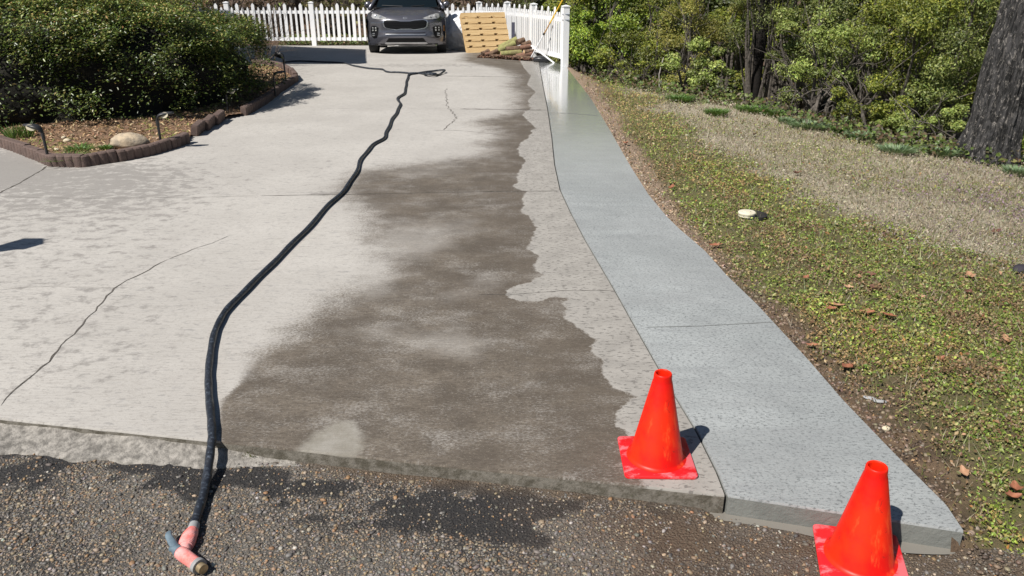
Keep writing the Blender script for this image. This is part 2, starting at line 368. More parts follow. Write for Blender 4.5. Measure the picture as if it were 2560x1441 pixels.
# left limit follows the walkway / planting bed
Vo = slab_mesh('driveway', lambda y: np.full_like(y, -11.0)+0*y, lambda y: xs_(y)-0.007, m_old, m_face, NU, rows)
def finish_slab(name, V, m, mface, attrs, thick=0.12):
    nr, nc, _ = V.shape; P = V.reshape(-1, 3)
    idx = np.arange(nr*nc).reshape(nr, nc)
    top = np.stack([idx[:-1, :-1], idx[:-1, 1:], idx[1:, 1:], idx[1:, :-1]], -1).reshape(-1, 4)
    # front and right faces with a small worn arris
    ring = np.concatenate([idx[0, :], idx[1:, -1]])
    ringL = idx[1:, 0][::-1]; ring = np.concatenate([ringL, ring])
    c = P[ring]; cen = P.mean(0)
    low1 = c.copy(); low1[:, 2] -= 0.008
    d = np.zeros_like(c); n1 = len(ringL)
    d[n1:n1+nc, 1] = -1; d[n1+nc:, 0] = 1; d[:n1, 0] = -1
    low1 += d*0.0035
    if name == 'driveway':
        jit = (fbm(c[:, 0]*9, c[:, 1]*9, 0, 3)-.5)*0.012; low1[:, 2] -= np.maximum(jit, 0); 
    low2 = low1.copy(); low2[:, 2] -= thick
    n0 = len(P); k = len(ring); P2 = np.concatenate([P, low1, low2])
    a = ring; b = n0+np.arange(k); e = n0+k+np.arange(k)
    s1 = np.stack([a[:-1], b[:-1], b[1:], a[1:]], 1); s2 = np.stack([b[:-1], e[:-1], e[1:], b[1:]], 1)
    Fq = np.concatenate([top, s1, s2])
    at = {q: np.concatenate([v, v[ring], v[ring]]) for q, v in attrs.items()}
    o = npmesh(name, P2, Fq, m, None, None, at, True)
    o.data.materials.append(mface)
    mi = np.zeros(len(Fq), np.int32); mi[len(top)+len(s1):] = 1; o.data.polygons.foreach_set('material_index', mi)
    o.data.set_sharp_from_angle(angle=R(35)); return tag(o, kind='structure')
X, Y = Vo[:, :, 0].ravel(), Vo[:, :, 1].ravel()
RB = [(1600, 1180), (1590, 1110), (1581, 1072), (1545, 1068), (1545, 1050), (1558, 1018), (1590, 992), (1568, 981), (1513, 941), (1509, 900), (1495, 850), (1440, 812), (1412, 795), (1418, 770), (1430, 745), (1380, 741), (1300, 752), (1270, 728), (1330, 707), (1370, 690), (1345, 655), (1352, 640), (1320, 622), (1347, 570), (1325, 540), (1312, 515), (1322, 478), (1290, 470), (1302, 430), (1316, 402), (1303, 385), (1300, 368), (1325, 345), (1342, 322), (1308, 290), (1332, 270), (1322, 250), (1340, 230), (1318, 212), (1328, 190), (1310, 170), (1300, 152)]
RBw = [(p.x, p.y) for p in GP(RB)]
def scallop(P):
    out = [P[0]]; rs = random.Random(5)
    for (x0, y0), (x1, y1) in zip(P[:-1], P[1:]):
        L = math.hypot(x1-x0, y1-y0); k = max(1, int(L/(.10+.28*rs.random())))
        if L < .05: out.append((x1, y1)); continue
        nx, ny = -(y1-y0)/L, (x1-x0)/L
        for i in range(k):
            h_ = (L/k)*rs.uniform(.0, .22)*(0 if L > .8 else 1)
            for j in range(1, 7):
                t = j/6; s_ = (i+t)/k; o_ = h_*math.sin(math.pi*t)**.8 if j < 6 else 0
                out.append((x0+(x1-x0)*s_+nx*o_, y0+(y1-y0)*s_+ny*o_))
    return out
RBw = scallop(RBw)
PG = [(3, 1.0), (RBw[0][0], 1.0)]+RBw+[(RBw[-1][0], 40), (3, 40)]
inR = poly_inside(X, Y, PG); dR = poly_dist(X, Y, [PG[1]]+RBw+[(RBw[-1][0], 40)]); dR = np.where(inR, -dR, dR)
LB = [(548, 1135), (548, 1060), (552, 1005), (600, 960), (640, 885), (720, 845), (800, 770), (860, 735), (960, 690), (965, 640), (920, 600), (925, 535), (880, 505), (850, 470), (900, 430), (1000, 415), (1100, 402), (1200, 392), (1225, 378), (1195, 362), (1245, 345), (1225, 322), (1180, 305), (1285, 282), (1295, 235), (1270, 215), (1290, 195), (1250, 172), (1200, 162), (1150, 152)]
LBw = [(p.x, p.y) for p in GP(LB)]
PL = [(-30, 1.0), (LBw[0][0], 1.0)]+LBw+[(LBw[-1][0], 40), (-30, 40)]
inL = poly_inside(X, Y, PL); dL = poly_dist(X, Y, [PL[1]]+LBw+[(LBw[-1][0], 40)]); dL = np.where(inL, -dL, dL)
px, py = proj(X, Y, slab(X, Y))
softl = 0.05+0.55*ss(980, 780, py)+0.12*ss(520, 300, py)
PT = [(735, 1135), (760, 1105), (790, 1080), (840, 1050), (890, 1055), (915, 1090), (905, 1140), (905, 1160), (735, 1150)]
PTw = [(p.x, p.y) for p in GP(PT)]
dP = poly_dist(X, Y, PTw+[PTw[0]]); dP = np.where(poly_inside(X, Y, PTw), dP, -dP)
grime = 0.55*np.exp(-((py-164)/6)**2)*ss(760, 1000, px)*ss(1420, 1300, px)+0.6*np.exp(-((py-483)/7)**2)*ss(640, 860, px)*ss(1300, 1000, px)+0.85*ss(760, 250, px)*ss(680, 430, py)*ss(340, 450, py)+0.5*ss(120, 60, px)*ss(470, 440, py)+0.34*ss(760, 200, px)*ss(1080, 900, py)*ss(540, 660, py)+0.45*ss(900, 700, px)*ss(250, 200, py)+0.25*np.exp(-((px-880)/250)**2-((py-430)/50)**2)
pale = sum(a_*np.exp(-((px-x_)/sx_)**2-((py-y_)/sy_)**2) for x_, y_, sx_, sy_, a_ in [(1030, 600, 110, 50, .9), (1140, 860, 110, 45, .75), (930, 830, 120, 40, .45), (1120, 740, 150, 30, .4), (1060, 420, 150, 30, .55), (930, 690, 60, 60, .8), (1210, 700, 60, 25, .4), (820, 960, 90, 30, .25), (1180, 560, 90, 40, .35)])
slur = np.clip(0.25+0.75*ss(-0.9, -0.02, dR), 0, 1)*(dR < 0.05)
slur = np.where(dR < 0, 1.0, 0.6)
gloss = ss(7.0, 12.5, Y)*ss(0.1, 0.6, X)*1.0
drv = finish_slab('driveway', Vo, m_old, m_face, {'dright': dR, 'dleft': dL, 'softl': softl, 'patch': dP, 'grime': grime, 'slur': slur, 'pale': pale, 'gloss': gloss})
Vn = slab_mesh('new', lambda y: xs_(y)+0.006, lambda y: xe_(y), m_new, m_face2, 40, geo_rows(FR.y, 18.0, 240), side='new')
Xn, Yn = Vn[:, :, 0].ravel(), Vn[:, :, 1].ravel()
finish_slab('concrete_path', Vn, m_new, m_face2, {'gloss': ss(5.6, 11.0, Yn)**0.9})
# cracks and joints, as thin strips of the driveway
def ribbon(pts, wd, name, m, parent, jag=0.0, dz=0.0015, seg=0.05):
    W = [Vector((p.x, p.y, 0)) for p in GP(pts)]; Q = []
    for a, b in zip(W[:-1], W[1:]):
        k = max(1, int((b-a).length/seg))
        for i in range(k): Q.append(a.lerp(b, i/k))
    Q.append(W[-1]); V = []
    for i, q in enumerate(Q):
        d = (Q[min(i+1, len(Q)-1)]-Q[max(i-1, 0)]).normalized(); nrm = Vector((-d.y, d.x, 0))
        o = (random.random()-.5)*2*jag; ww = wd*(0.45+random.random()) if jag else wd
        if i in (0, len(Q)-1): ww *= 0.2
        for s in (-.5, .5):
            p = q+nrm*(o+s*ww); V.append((p.x, p.y, float(slab(p.x, p.y))+dz))
    f = [(2*i, 2*i+1, 2*i+3, 2*i+2) for i in range(len(Q)-1)]
    b = MB(); b.add(V, f); o = b.build(name, m, parent); return o
ribbon([(0, 1015), (50, 960), (120, 905), (170, 850), (215, 800), (245, 768), (285, 722), (320, 702), (370, 675), (420, 650)], 0.009, 'crack', m_crack, drv, 0.010)
ribbon([(420, 650), (480, 625), (530, 608), (575, 588)], 0.004, 'crack', m_crack, drv, 0.006)
ribbon([(0, 724), (120, 716), (290, 722)], 0.0022, 'crack', mat('hairline', (0.25, 0.23, 0.2), None, 20, .95), drv, 0.005)
ribbon([(1115, 222), (1118, 268), (1130, 280), (1141, 295), (1125, 312), (1108, 326)], 0.010, 'crack', m_crack, drv, 0.02)
ribbon([(1085, 326), (1150, 327), (1220, 334), (1290, 342)], 0.006, 'crack', m_crack, drv, 0.008)
ribbon([(1150, 273), (1250, 274), (1367, 276)], 0.030, 'expansion_joint', m_crack, drv, 0.012)
ribbon([(800, 270), (900, 273), (1000, 272), (1150, 273)], 0.010, 'expansion_joint', m_line, drv, 0.006)
ribbon([(0, 492), (200, 497), (480, 494), (650, 490)], 0.003, 'expansion_joint', m_crack, drv, 0.002)
ribbon([(650, 490), (860, 487), (1000, 484), (1200, 480), (1398, 478)], 0.012, 'expansion_joint', m_crack, drv, 0.005)
ribbon([(45, 460), (120, 465), (250, 475), (330, 477)], 0.008, 'crack', m_line, drv, 0.004)
ribbon([(440, 481), (520, 484), (600, 489)], 0.007, 'crack', m_line, drv, 0.004)
ribbon([(1190, 738), (1290, 736), (1400, 728), (1532, 727)], 0.004, 'expansion_joint', m_crack, drv, 0.003)
ribbon([(1060, 190), (1150, 191), (1325, 195)], 0.03, 'expansion_joint', m_crack, drv, 0.01)
ribbon([(-60, 505), (0, 482), (50, 458), (105, 425), (118, 415)], 0.014, 'expansion_joint', m_crack, drv, 0.005)
ribbon([(1612, 819), (1750, 816), (1933, 806)], 0.006, 'expansion_joint', mat('joint_grey', (0.17, 0.175, 0.17), None, 10, 0.9), drv, 0.0006)
ribbon([(1374, 282), (1420, 284), (1500, 290)], 0.012, 'expansion_joint', mat('joint_wet', (0.12, 0.125, 0.12), None, 10, 0.5), drv, 0.0006)
# ------------------------------------------------------------------ road
nr = NT('road')
sp = nr.vor(105); sp2 = nr.vor(58)
big = nr.noise(1.4, 5, 0.62); b2 = nr.noise(2.3, 5, 0.6, nr.scale((1, 2.4, 1)))
tarz = nr.mr(nr.attr('tar').outputs['Fac'], 0, 1, 0, 1, 'LINEAR')
stone = nr.ramp(nr.t.nodes.new('ShaderNodeSeparateColor').outputs[0], [(0, (0.1, 0.09, 0.08)), (1, (0.3, 0.25, 0.2))])
sepn = [q for q in nr.t.nodes if q.bl_idname == 'ShaderNodeSeparateColor'][0]; nr.t.links.new(sp['Color'], sepn.inputs[0])
rampn = [q for q in nr.t.nodes if q.bl_idname == 'ShaderNodeValToRGB'][0]; e = rampn.color_ramp.elements
for p, c in ((0.22, (0.16, 0.13, 0.10)), (0.45, (0.10, 0.09, 0.08)), (0.6, (0.27, 0.2, 0.13)), (0.8, (0.2, 0.19, 0.18))):
    q = e.new(p); q.color = (*c, 1)
stonef = nr.mr(sp['Distance'], 0.62, 0.40)
bind = nr.mix(nr.mr(big, 0.4, 0.62), (0.038, 0.034, 0.030), (0.125, 0.115, 0.10))
bind = nr.mix(tarz, bind, (0.020, 0.019, 0.019))
cc = nr.mix(nr.math('MULTIPLY', stonef, nr.mr(tarz, 0, 1, 0.9, 0.10, 'LINEAR')), bind, stone)
cc = nr.mix(nr.math('MULTIPLY', nr.attr('mud').outputs['Fac'], nr.mr(b2, 0.35, 0.6, 0.4, 1)), cc, (0.105, 0.075, 0.05))
nr.set(base=cc, rough=nr.mr(nr.attr('mud').outputs['Fac'], 0, 1, 0.85, 0.55, 'LINEAR'), normal=nr.bump(nr.math('ADD', stonef, nr.noise(90, 4, .7)), 0.8, 0.006))
pe = [G(a, c, lambda x, y: ROADZ-.015+0*x) for a, c in [(1762, 1274), (1790, 1266), (1830, 1268), (1930, 1294), (2040, 1312), (2150, 1335), (2270, 1350), (2390, 1368), (2380, 1382), (2280, 1380), (2160, 1368), (2080, 1352), (2000, 1330), (1900, 1312), (1840, 1306), (1785, 1296)]]
_pe = [(p.x, p.y) for p in pe]
def roadz(x, y):
    x = np.asarray(x, float)+0*np.asarray(y, float); y = np.asarray(y, float)+0*x
    pd = poly_dist(x, y, _pe+[_pe[0]]); pd = np.where(poly_inside(x, y, _pe), -pd, pd)
    return ROADZ-0.015*ss(0.2, 1.0, x)-0.012*ss(.02, -.01, pd)+0.014*(fbm(np.asarray(x)*2.2, np.asarray(y)*2.2, 0, 9)-0.5)+0.006*(fbm(np.asarray(x)*14, np.asarray(y)*14, 0, 12)-0.5)
gx = np.linspace(-2.6, 3.2, 480); gy = np.linspace(1.2, 3.6, 200); RX, RY = np.meshgrid(gx, gy)
def grid_mesh(name, RX, RY, Z, m, attrs=None, parent=None):
    nr_, nc_ = RX.shape; idx = np.arange(nr_*nc_).reshape(nr_, nc_)
    Fq = np.stack([idx[:-1, :-1], idx[:-1, 1:], idx[1:, 1:], idx[1:, :-1]], -1).reshape(-1, 4)
    return npmesh(name, np.stack([RX, RY, Z], -1).reshape(-1, 3), Fq, m, parent, None, {k: v.ravel() for k, v in (attrs or {}).items()}, True)
gx = np.concatenate([np.linspace(-30, -2.8, 30), gx, np.linspace(3.4, 30, 25)]); gy = np.concatenate([np.linspace(-12, 1.1, 30), gy])
RX, RY = np.meshgrid(gx, gy)
def roadzones(RX, RY):
    px, py = proj(RX, RY, ROADZ)
    dist = yfront(RX)-RY                                       # distance in front of the slab
    tar = np.exp(-((dist-0.16)/0.15)**2)*ss(0.38, 0.54, fbm(RX*2.6, RY*3.5, 0, 22, 4)+0.10)*ss(1900, 1500, px)*1.3
    tar = np.maximum(tar, np.exp(-((px-150)/260)**2-((py-1190)/42)**2)*1.5*ss(.3, .5, fbm(RX*5, RY*6, 0, 24)))
    tar = np.maximum(tar, np.exp(-((px-1250)/300)**2-((py-1262)/22)**2)*0.6)
    tar = ss(.34, .80, np.minimum(tar, 1.1)*(.25+1.35*ss(.3, .66, fbm(RX*5.5, RY*8, 0, 28, 4)))+.75*(fbm(RX*24, RY*28, 0, 27)-.5))
    mud = ss(1150, 1750, px+160*(fbm(RX*3, RY*3, 0, 31)-.5))*ss(1180, 1290, py+0*px)
    mud = np.maximum(mud, ss(0.10, 0.02, dist)*ss(600, 900, px)*0.8)
    return np.clip(tar, 0, 1), np.clip(mud, 0, 1)
tar, mud = roadzones(RX, RY)
RZ = roadz(RX, RY)-0.075*np.maximum(RX-2.3, 0)
RZ = np.where((RX > EDGE[0].x-.05) & (RY > EDGE[0].y+.22-(RX-EDGE[0].x)*0.55), RZ-.8, RZ)
tag(grid_mesh('road', RX, RY, RZ, nr.m, {'tar': tar, 'mud': mud}), kind='structure')
# aggregate standing proud of the road
def stones(name, P, rad, col, m, flat=0.55, rng=RNG):
    t = (1+5**.5)/2
    iv = np.array([(-1, t, 0), (1, t, 0), (-1, -t, 0), (1, -t, 0), (0, -1, t), (0, 1, t), (0, -1, -t), (0, 1, -t), (t, 0, -1), (t, 0, 1), (-t, 0, -1), (-t, 0, 1)])/math.sqrt(1+t*t)
    fi = np.array([(0, 11, 5), (0, 5, 1), (0, 1, 7), (0, 7, 10), (0, 10, 11), (1, 5, 9), (5, 11, 4), (11, 10, 2), (10, 7, 6), (7, 1, 8), (3, 9, 4), (3, 4, 2), (3, 2, 6), (3, 6, 8), (3, 8, 9), (4, 9, 5), (2, 4, 11), (6, 2, 10), (8, 6, 7), (9, 8, 1)])
    n = len(P); a = rng.uniform(0, 2*math.pi, n); ca, sa = np.cos(a), np.sin(a)
    sc = np.stack([rng.uniform(.8, 1.35, n), rng.uniform(.6, 1.0, n), rng.uniform(.7, 1.1, n)*flat], 1)*rad[:, None]
    v = iv[None]*(1+rng.normal(0, .12, (n, 12, 1)))*sc[:, None, :]
    x = v[:, :, 0]*ca[:, None]-v[:, :, 1]*sa[:, None]; y = v[:, :, 0]*sa[:, None]+v[:, :, 1]*ca[:, None]
    v = np.stack([x, y, v[:, :, 2]], -1)+P[:, None, :]
    f = (fi[None]+(np.arange(n)*12)[:, None, None]).reshape(-1, 3)
    return npmesh(name, v.reshape(-1, 3), f, m, None, np.repeat(col, 12, 0))
ns = NT('pebble'); ns.set(base=ns.mix(ns.mr(ns.noise(150, 3), .3, .7, 0, .4), ns.attr('Col').outputs['Color'], (0.12, 0.1, 0.08)), rough=0.6)
m_peb = ns.m
N = 105000
sx = RNG.uniform(-2.3, 3.0, N); sy = RNG.uniform(1.25, 2.95, N)
tz, mz = roadzones(sx, sy)
k = (sy < yfront(sx)-0.015) & (RNG.random(N) > tz*0.78) & (RNG.random(N) > mz*0.62) & (sx < xe_(np.maximum(sy, 2))+0.55) & ((sx < FR.x) | (sy < np.interp(sx, [FR.x, EDGE[0].x], [FR.y, EDGE[0].y])-0.02) | (sx > EDGE[0].x))
sx, sy, tz = sx[k], sy[k], tz[k]; n = len(sx)
rad = np.clip(RNG.lognormal(math.log(0.0034), 0.47, n), 0.0022, 0.0115)
col = palette(n, [(0.27, 0.195, 0.12), (0.37, 0.30, 0.21), (0.20, 0.185, 0.17), (0.08, 0.076, 0.072), (0.28, 0.155, 0.075), (0.46, 0.43, 0.38), (0.13, 0.115, 0.098)], [24, 13, 24, 16, 7, 3, 20], 0.16)
gr = stones('gravel', np.stack([sx, sy, roadz(sx, sy)+rad*0.12], 1), rad, col, m_peb)
tag(gr, 'tan, brown and grey pebbles set in the worn road surface', 'gravel', kind='stuff')
# broken mortar apron against the left part of the slab front
b = MB(); U = np.linspace(0, 1, 90)
AX0, AX1 = -2.6, G(760, 1130).x
def apron(u, v):
    x = AX0+(AX1-AX0)*u; wd = np.interp(x, [-2.6, G(0, 1100).x, G(300, 1100).x, G(520, 1100).x, AX1], [0.17, 0.165, 0.145, 0.10, 0.02])
    wd *= 0.65+0.8*float(fbm(x*7, 0.3, 0, 14, 4)); tp = float(ss(AX1, AX1-.55, x)); y = yfront(x)-0.003-wd*v
    z = ROADZ+0.004+(0.032*tp)*(1-v)**1.4+0.018*(float(fbm(x*12, y*12, 0, 4))-.5)
    if v > 0.99: z = ROADZ-0.02
    return (x, y, z)
b.grid(apron, 110, 12)
tag(b.build('concrete_apron', mat('mortar', (0.36, 0.335, 0.30), (0.14, 0.13, 0.115), 30, 0.95, bump=1.0, bsc=60), None, True), kind='structure')
# puddle of milky water along the fresh slab
npd = NT('puddle_water'); npd.set(base=(0.20, 0.188, 0.165), rough=0.04, spec=0.5)
b = MB()
ps = smooth_path(pe+[pe[0]], 4)[:-1]
b.add([(p.x, p.y, ROADZ-.0215) for p in ps], [tuple(range(len(ps)))])
tag(b.build('puddle', npd.m), kind='structure')
# ------------------------------------------------------------------ lawn and terrain
nl = NT('lawn_soil')
z1 = nl.attr('green').outputs['Fac']; z2 = nl.attr('dry').outputs['Fac']
soil = nl.mix(nl.mr(nl.noise(9, 6, .7), .35, .65), (0.19, 0.125, 0.075), (0.07, 0.045, 0.028))
grn = nl.mix(nl.mr(nl.noise(26, 6, .7), .4, .6), (0.12, 0.13, 0.035), (0.13, 0.105, 0.05))
dryc = nl.mix(nl.mr(nl.noise(22, 6, .75), .36, .64), (0.44, 0.38, 0.29), (0.31, 0.265, 0.195))
sandy = nl.mix(nl.mr(nl.noise(30, 5, .7), .3, .7), (0.38, 0.285, 0.20), (0.22, 0.155, 0.105))
c = nl.mix(nl.math('MULTIPLY', z1, 0.9), soil, grn); c = nl.mix(z2, c, dryc); c = nl.mix(nl.attr('sand').outputs['Fac'], c, sandy)
nl.set(base=c, rough=0.95, normal=nl.bump(nl.noise(45, 6, .75), 1.0, 0.02))
def lawn_zones(x, y):
    px, py = proj(x, y, lawnz(x, y)); d = x-xe_(y)
    nz = (fbm(x*1.6, y*1.6, 0, 41)-.5)
    sand = ss(0.30, 0.12, d+nz*0.25+0.1*ss(7, 5, y))*ss(4.2, 5.4, y)
    sand = np.maximum(sand, ss(.5, .2, d)*ss(10, 14, y)*0.8)
    dirt = ss(0.26, 0.08, d+nz*0.5)*ss(4.6, 3.8, y)
    dirt = np.maximum(dirt, np.exp(-((px-2210)/110)**2-((py-1010)/60)**2)*0.9)
    dirt = np.maximum(dirt, ss(0.15, 0.0, d)*0.8)
    line = 250+(px-1500)*0.24                      # the dry upper lawn towards the woods
    dry = ss(70, -50, py-(line+40+135*ss(1500, 2500, px)) + 120*nz)*ss(0.5, 1.3, d+nz*1.5)
    dry = dry*(0.62+0.5*ss(.35, .6, fbm(x*0.9, y*1.3, 0, 47)))
    gold = np.exp(-((px-1590)/70)**2-((py-285)/45)**2)
    purple = np.exp(-((px-2480)/210)**2-((py-500)/95)**2)
    green = np.clip(1-sand-dirt-dry, 0, 1)
    return sand, np.clip(dirt, 0, 1), np.clip(dry, 0, 1), gold, purple, green, px, py
u = np.linspace(0, 1, 150)**1.25; yy = geo_rows(1.5, 17.5, 230)
LX = xe_(yy)[:, None]-0.03+u[None, :]*12; LY = np.repeat(yy[:, None], 150, 1)
sand, dirt, dry, gold, purple, green, _, _ = lawn_zones(LX, LY)
_LZ = terrain(LX, LY); front = (LY < np.interp(LX, [EDGE[0].x-5, EDGE[0].x, EDGE[0].x+9], [EDGE[0].y, EDGE[0].y, EDGE[0].y-1.2]))
_LZ = np.where((LY < EDGE[0].y) , _LZ-0.0, _LZ)
side = ss(0.0, 0.22, LY-(EDGE[0].y-0.02-(LX-EDGE[0].x)*0.55)); _LZ = np.where(LY < EDGE[0].y+0.0, ROADZ-0.03+( _LZ-ROADZ+0.03)*side, _LZ)
lawn = grid_mesh('lawn', LX, LY, _LZ, nl.m, {'green': green, 'dry': dry, 'sand': sand}); tag(lawn, kind='structure')
# wide ground reaching to the horizon
nf = NT('forest_floor'); nf.set(base=nf.mix(nf.mr(nf.noise(6, 6, .75), .4, .6), (0.17, 0.10, 0.06), (0.05, 0.035, 0.022)), rough=0.95, normal=nf.bump(nf.noise(20, 6, .7), 1.0, 0.05))
tx = np.concatenate([np.linspace(-250, -16, 14), np.linspace(-14, 22, 130), np.linspace(25, 250, 14)]); ty = np.concatenate([np.linspace(-200, -4, 12), np.linspace(-2, 45, 170), np.linspace(50, 300, 14)])
TX, TY = np.meshgrid(tx, ty)
TZ = np.minimum(terrain(TX, TY), np.where(TX < xe_(np.minimum(TY, 17)), 0, 9))-0.03
inslab = (TX < xe_(TY)+0.6) & (TY < 24.15) | (TY < 3.2)
TZ = np.where(inslab, np.minimum(TZ, -0.55), TZ-0.03)
TZ = np.where((TX > xe_(TY)) & (TY < 17.2) & (TX < xe_(TY)+11.7), np.minimum(TZ, terrain(TX, TY)-0.12), TZ)
tag(grid_mesh('ground', TX, TY, TZ, nf.m), kind='structure')
m_leaf = leafmat('leaf'); m_wax = leafmat('waxy_leaf', 0.38, 0.10, 0.5); m_dryleaf = leafmat('dry_leaf', 0.8, 0.1, 0.2)
# low weeds and clover
PCD = G(1872, 544, lawnz)
N = 900000
t = RNG.random(N); yv = 1.65*(17.0/1.65)**t; dv = RNG.random(N)**0.8*(2.6+yv*0.85); xv = xe_(yv)+0.01+dv
sand, dirt, dry, gold, purple, green, lpx, lpy = lawn_zones(xv, yv)
r = np.hypot(xv, yv); re = np.interp(np.arctan2(xv, yv), _wa, _wr)
pat = fbm(xv*3.3, yv*3.3, 0, 55); pat2 = fbm(xv*9, yv*9, 0, 58)
dens = green*(0.18+1.3*ss(.36, .64, pat2*0.6+pat*0.4))+dry*0.42+0.15*sand+0.10*dirt
k = (lpx > 1380) & (lpx < 3700) & (r < re+0.5) & (RNG.random(N) < dens) & (np.hypot(xv-PCD.x-.03, yv-PCD.y-.02) > .13) & ((yv > EDGE[0].y-0.1) | (yv > EDGE[0].y-0.05-(xv-EDGE[0].x)*0.5))
xv, yv, sand, dirt, dry, gold, purple, green, pat, pat2, lpx, lpy = [q[k] for q in (xv, yv, sand, dirt, dry, gold, purple, green, pat, pat2, lpx, lpy)]
n = len(xv); D = np.hypot(xv, yv)
CG = palette(n, [(0.19, 0.23, 0.045), (0.12, 0.17, 0.03), (0.30, 0.33, 0.09), (0.26, 0.20, 0.09), (0.17, 0.10, 0.055), (0.34, 0.30, 0.15), (0.30, 0.13, 0.06)], [24, 22, 13, 18, 16, 10, 1.5], 0.25)
CD = palette(n, [(0.44, 0.38, 0.28), (0.36, 0.31, 0.225), (0.36, 0.35, 0.26), (0.25, 0.21, 0.145), (0.22, 0.25, 0.12)], [30, 26, 18, 12, 13], 0.12)
CB = palette(n, [(0.26, 0.17, 0.09), (0.14, 0.085, 0.05), (0.34, 0.23, 0.12), (0.15, 0.16, 0.05)], [30, 30, 20, 12], 0.2)
CP = palette(n, [(0.30, 0.20, 0.27), (0.17, 0.11, 0.14), (0.33, 0.29, 0.22), (0.16, 0.18, 0.07)], [24, 20, 30, 22], 0.2)
CO = palette(n, [(0.44, 0.33, 0.15), (0.32, 0.20, 0.09), (0.28, 0.27, 0.09)], [3, 2, 1.5], 0.2)
rr = RNG.random(n); col = CG*np.array([1.06, 1.12, 1.0]); col[rr < dry] = CD[rr < dry]
q = RNG.random(n) < np.maximum(sand, dirt)+ss(0.54, 0.70, pat)*0.55*(1-dry)+.45*ss(.56, .68, fbm(xv*1.4, yv*1.9, 0, 59))*(1-dry); col[q] = CB[q]
q = RNG.random(n) < purple*0.75*ss(.3, .6, pat)*1.3; col[q] = CP[q]
q = RNG.random(n) < gold*0.8; col[q] = CO[q]
yel = ss(.5, .68, fbm(xv*1.1, yv*1.1, 0, 77))[:, None]; col = col*(1+yel*np.array([0.18, 0.2, -0.05])*(green[:, None]))
sz = np.clip(RNG.lognormal(math.log(.0112), .36, n), .006, .028)*(0.70+0.105*D)*np.where(dry > .5, .8, 1)
zz = terrain(xv, yv)+RNG.random(n)*0.022*(0.6+0.08*D)*(1+pat)
zz = np.where(yv < EDGE[0].y, ROADZ-0.03+(zz-ROADZ+0.03)*ss(0.0, 0.22, yv-(EDGE[0].y-0.02-(xv-EDGE[0].x)*0.55)), zz)
nrm = np.tile(np.array([[-0.15, -0.35, 0.85]]), (n, 1))
o = leaves('ground_cover', np.stack([xv, yv, zz], 1), nrm, sz, col, m_leaf, aspect=0.62, jitter=0.5)
tag(o, 'low clover, chickweed and thin winter grass covering the sloping lawn', 'weeds', kind='stuff')
# upright blades / stalks
N = 130000
t = RNG.random(N); yv = 1.8*(16.5/1.8)**t; dv = RNG.random(N)**0.7*(2.6+yv*0.85); xv = xe_(yv)+0.05+dv
sand, dirt, dry, gold, purple, green, lpx, lpy = lawn_zones(xv, yv); r = np.hypot(xv, yv); re = np.interp(np.arctan2(xv, yv), _wa, _wr)
k = (lpx > 1380) & (lpx < 3700) & (r < re+0.6) & (RNG.random(N) < 0.55+dry*0.4) & (yv > EDGE[0].y); xv, yv, dry = xv[k], yv[k], dry[k]; n = len(xv)
h = RNG.uniform(0.03, 0.07, n)*(0.8+0.06*yv); a = RNG.uniform(0, 6.28, n); ln = RNG.normal(0, .5, (n, 2))*h[:, None]
P0 = np.stack([xv, yv, terrain(xv, yv)-0.005], 1); wv = np.stack([np.cos(a), np.sin(a), 0*a], 1)*(0.0012+0.0005*yv)[:, None]
tip = P0+np.stack([ln[:, 0], ln[:, 1], h], 1)
V = np.stack([P0-wv, P0+wv, tip], 1).reshape(-1, 3); col = np.where((RNG.random(n) < 0.35+dry*.55)[:, None], palette(n, [(0.38, 0.32, 0.23), (0.28, 0.23, 0.16)], [1, 1]), palette(n, [(0.18, 0.22, 0.07), (0.26, 0.27, 0.1)], [1, 1]))
o = npmesh('grass', V, np.arange(3*n).reshape(-1, 3), m_leaf, None, np.repeat(col, 3, 0)); tag(o, 'sparse upright straw and grass blades among the weeds', 'grass', kind='stuff')
# loose soil clods and grit along the path edge
N = 5000; yv = RNG.uniform(1.9, 13, N)**1.0; dv = np.abs(RNG.normal(0.02, 0.10, N)); xv = xe_(yv)+0.012+dv
col = palette(N, [(0.40, 0.29, 0.20), (0.26, 0.18, 0.12), (0.13, 0.09, 0.06), (0.45, 0.38, 0.3)], [30, 30, 25, 6], .2)
near = yv < 4.3; col[near] = col[near]*0.6
o = stones('soil_clods', np.stack([xv, yv, terrain(xv, yv)+0.001], 1), np.clip(RNG.lognormal(math.log(.006), .5, N), .003, .008+.0018*yv), col, m_peb, 0.7)
tag(o, 'loose crumbly soil and grit along the edge of the new path', 'soil', kind='stuff')
# ------------------------------------------------------------------ traffic cones
ncn = NT('cone_vinyl')
lw = ncn.t.nodes.new('ShaderNodeLayerWeight'); lw.inputs[0].default_value = 0.5
cbase = ncn.mix(ncn.mr(ncn.noise(7, 4), .35, .65), (0.82, 0.026, 0.004), (0.70, 0.007, 0.004))
cbase = ncn.mix(ncn.mr(ncn.noise(30, 8, .85, None, .6), .565, .63, 0, .75), cbase, (0.30, 0.02, 0.012)); cbase = ncn.mix(ncn.mr(ncn.noise(1, 6, .7, ncn.scale((16, 16, 3))), .54, .68, 0, .6), cbase, (0.95, 0.13, 0.03))
ncn.set(base=cbase, rough=0.42, spec=0.3, normal=ncn.bump(ncn.noise(30, 3), .08, .005))
m_cone = ncn.m
nb = NT('cone_base_vinyl')
nb.set(base=nb.mix(nb.mr(nb.noise(11, 6, .7, nb.scale((1, 1.6, 1))), .47, .60, 0, .8), (0.74, 0.012, 0.016), (0.82, 0.20, 0.22)), rough=0.45); m_cbase = nb.m
m_conein = mat('cone_inside', (0.35, 0.02, 0.015), None, 8, .6)
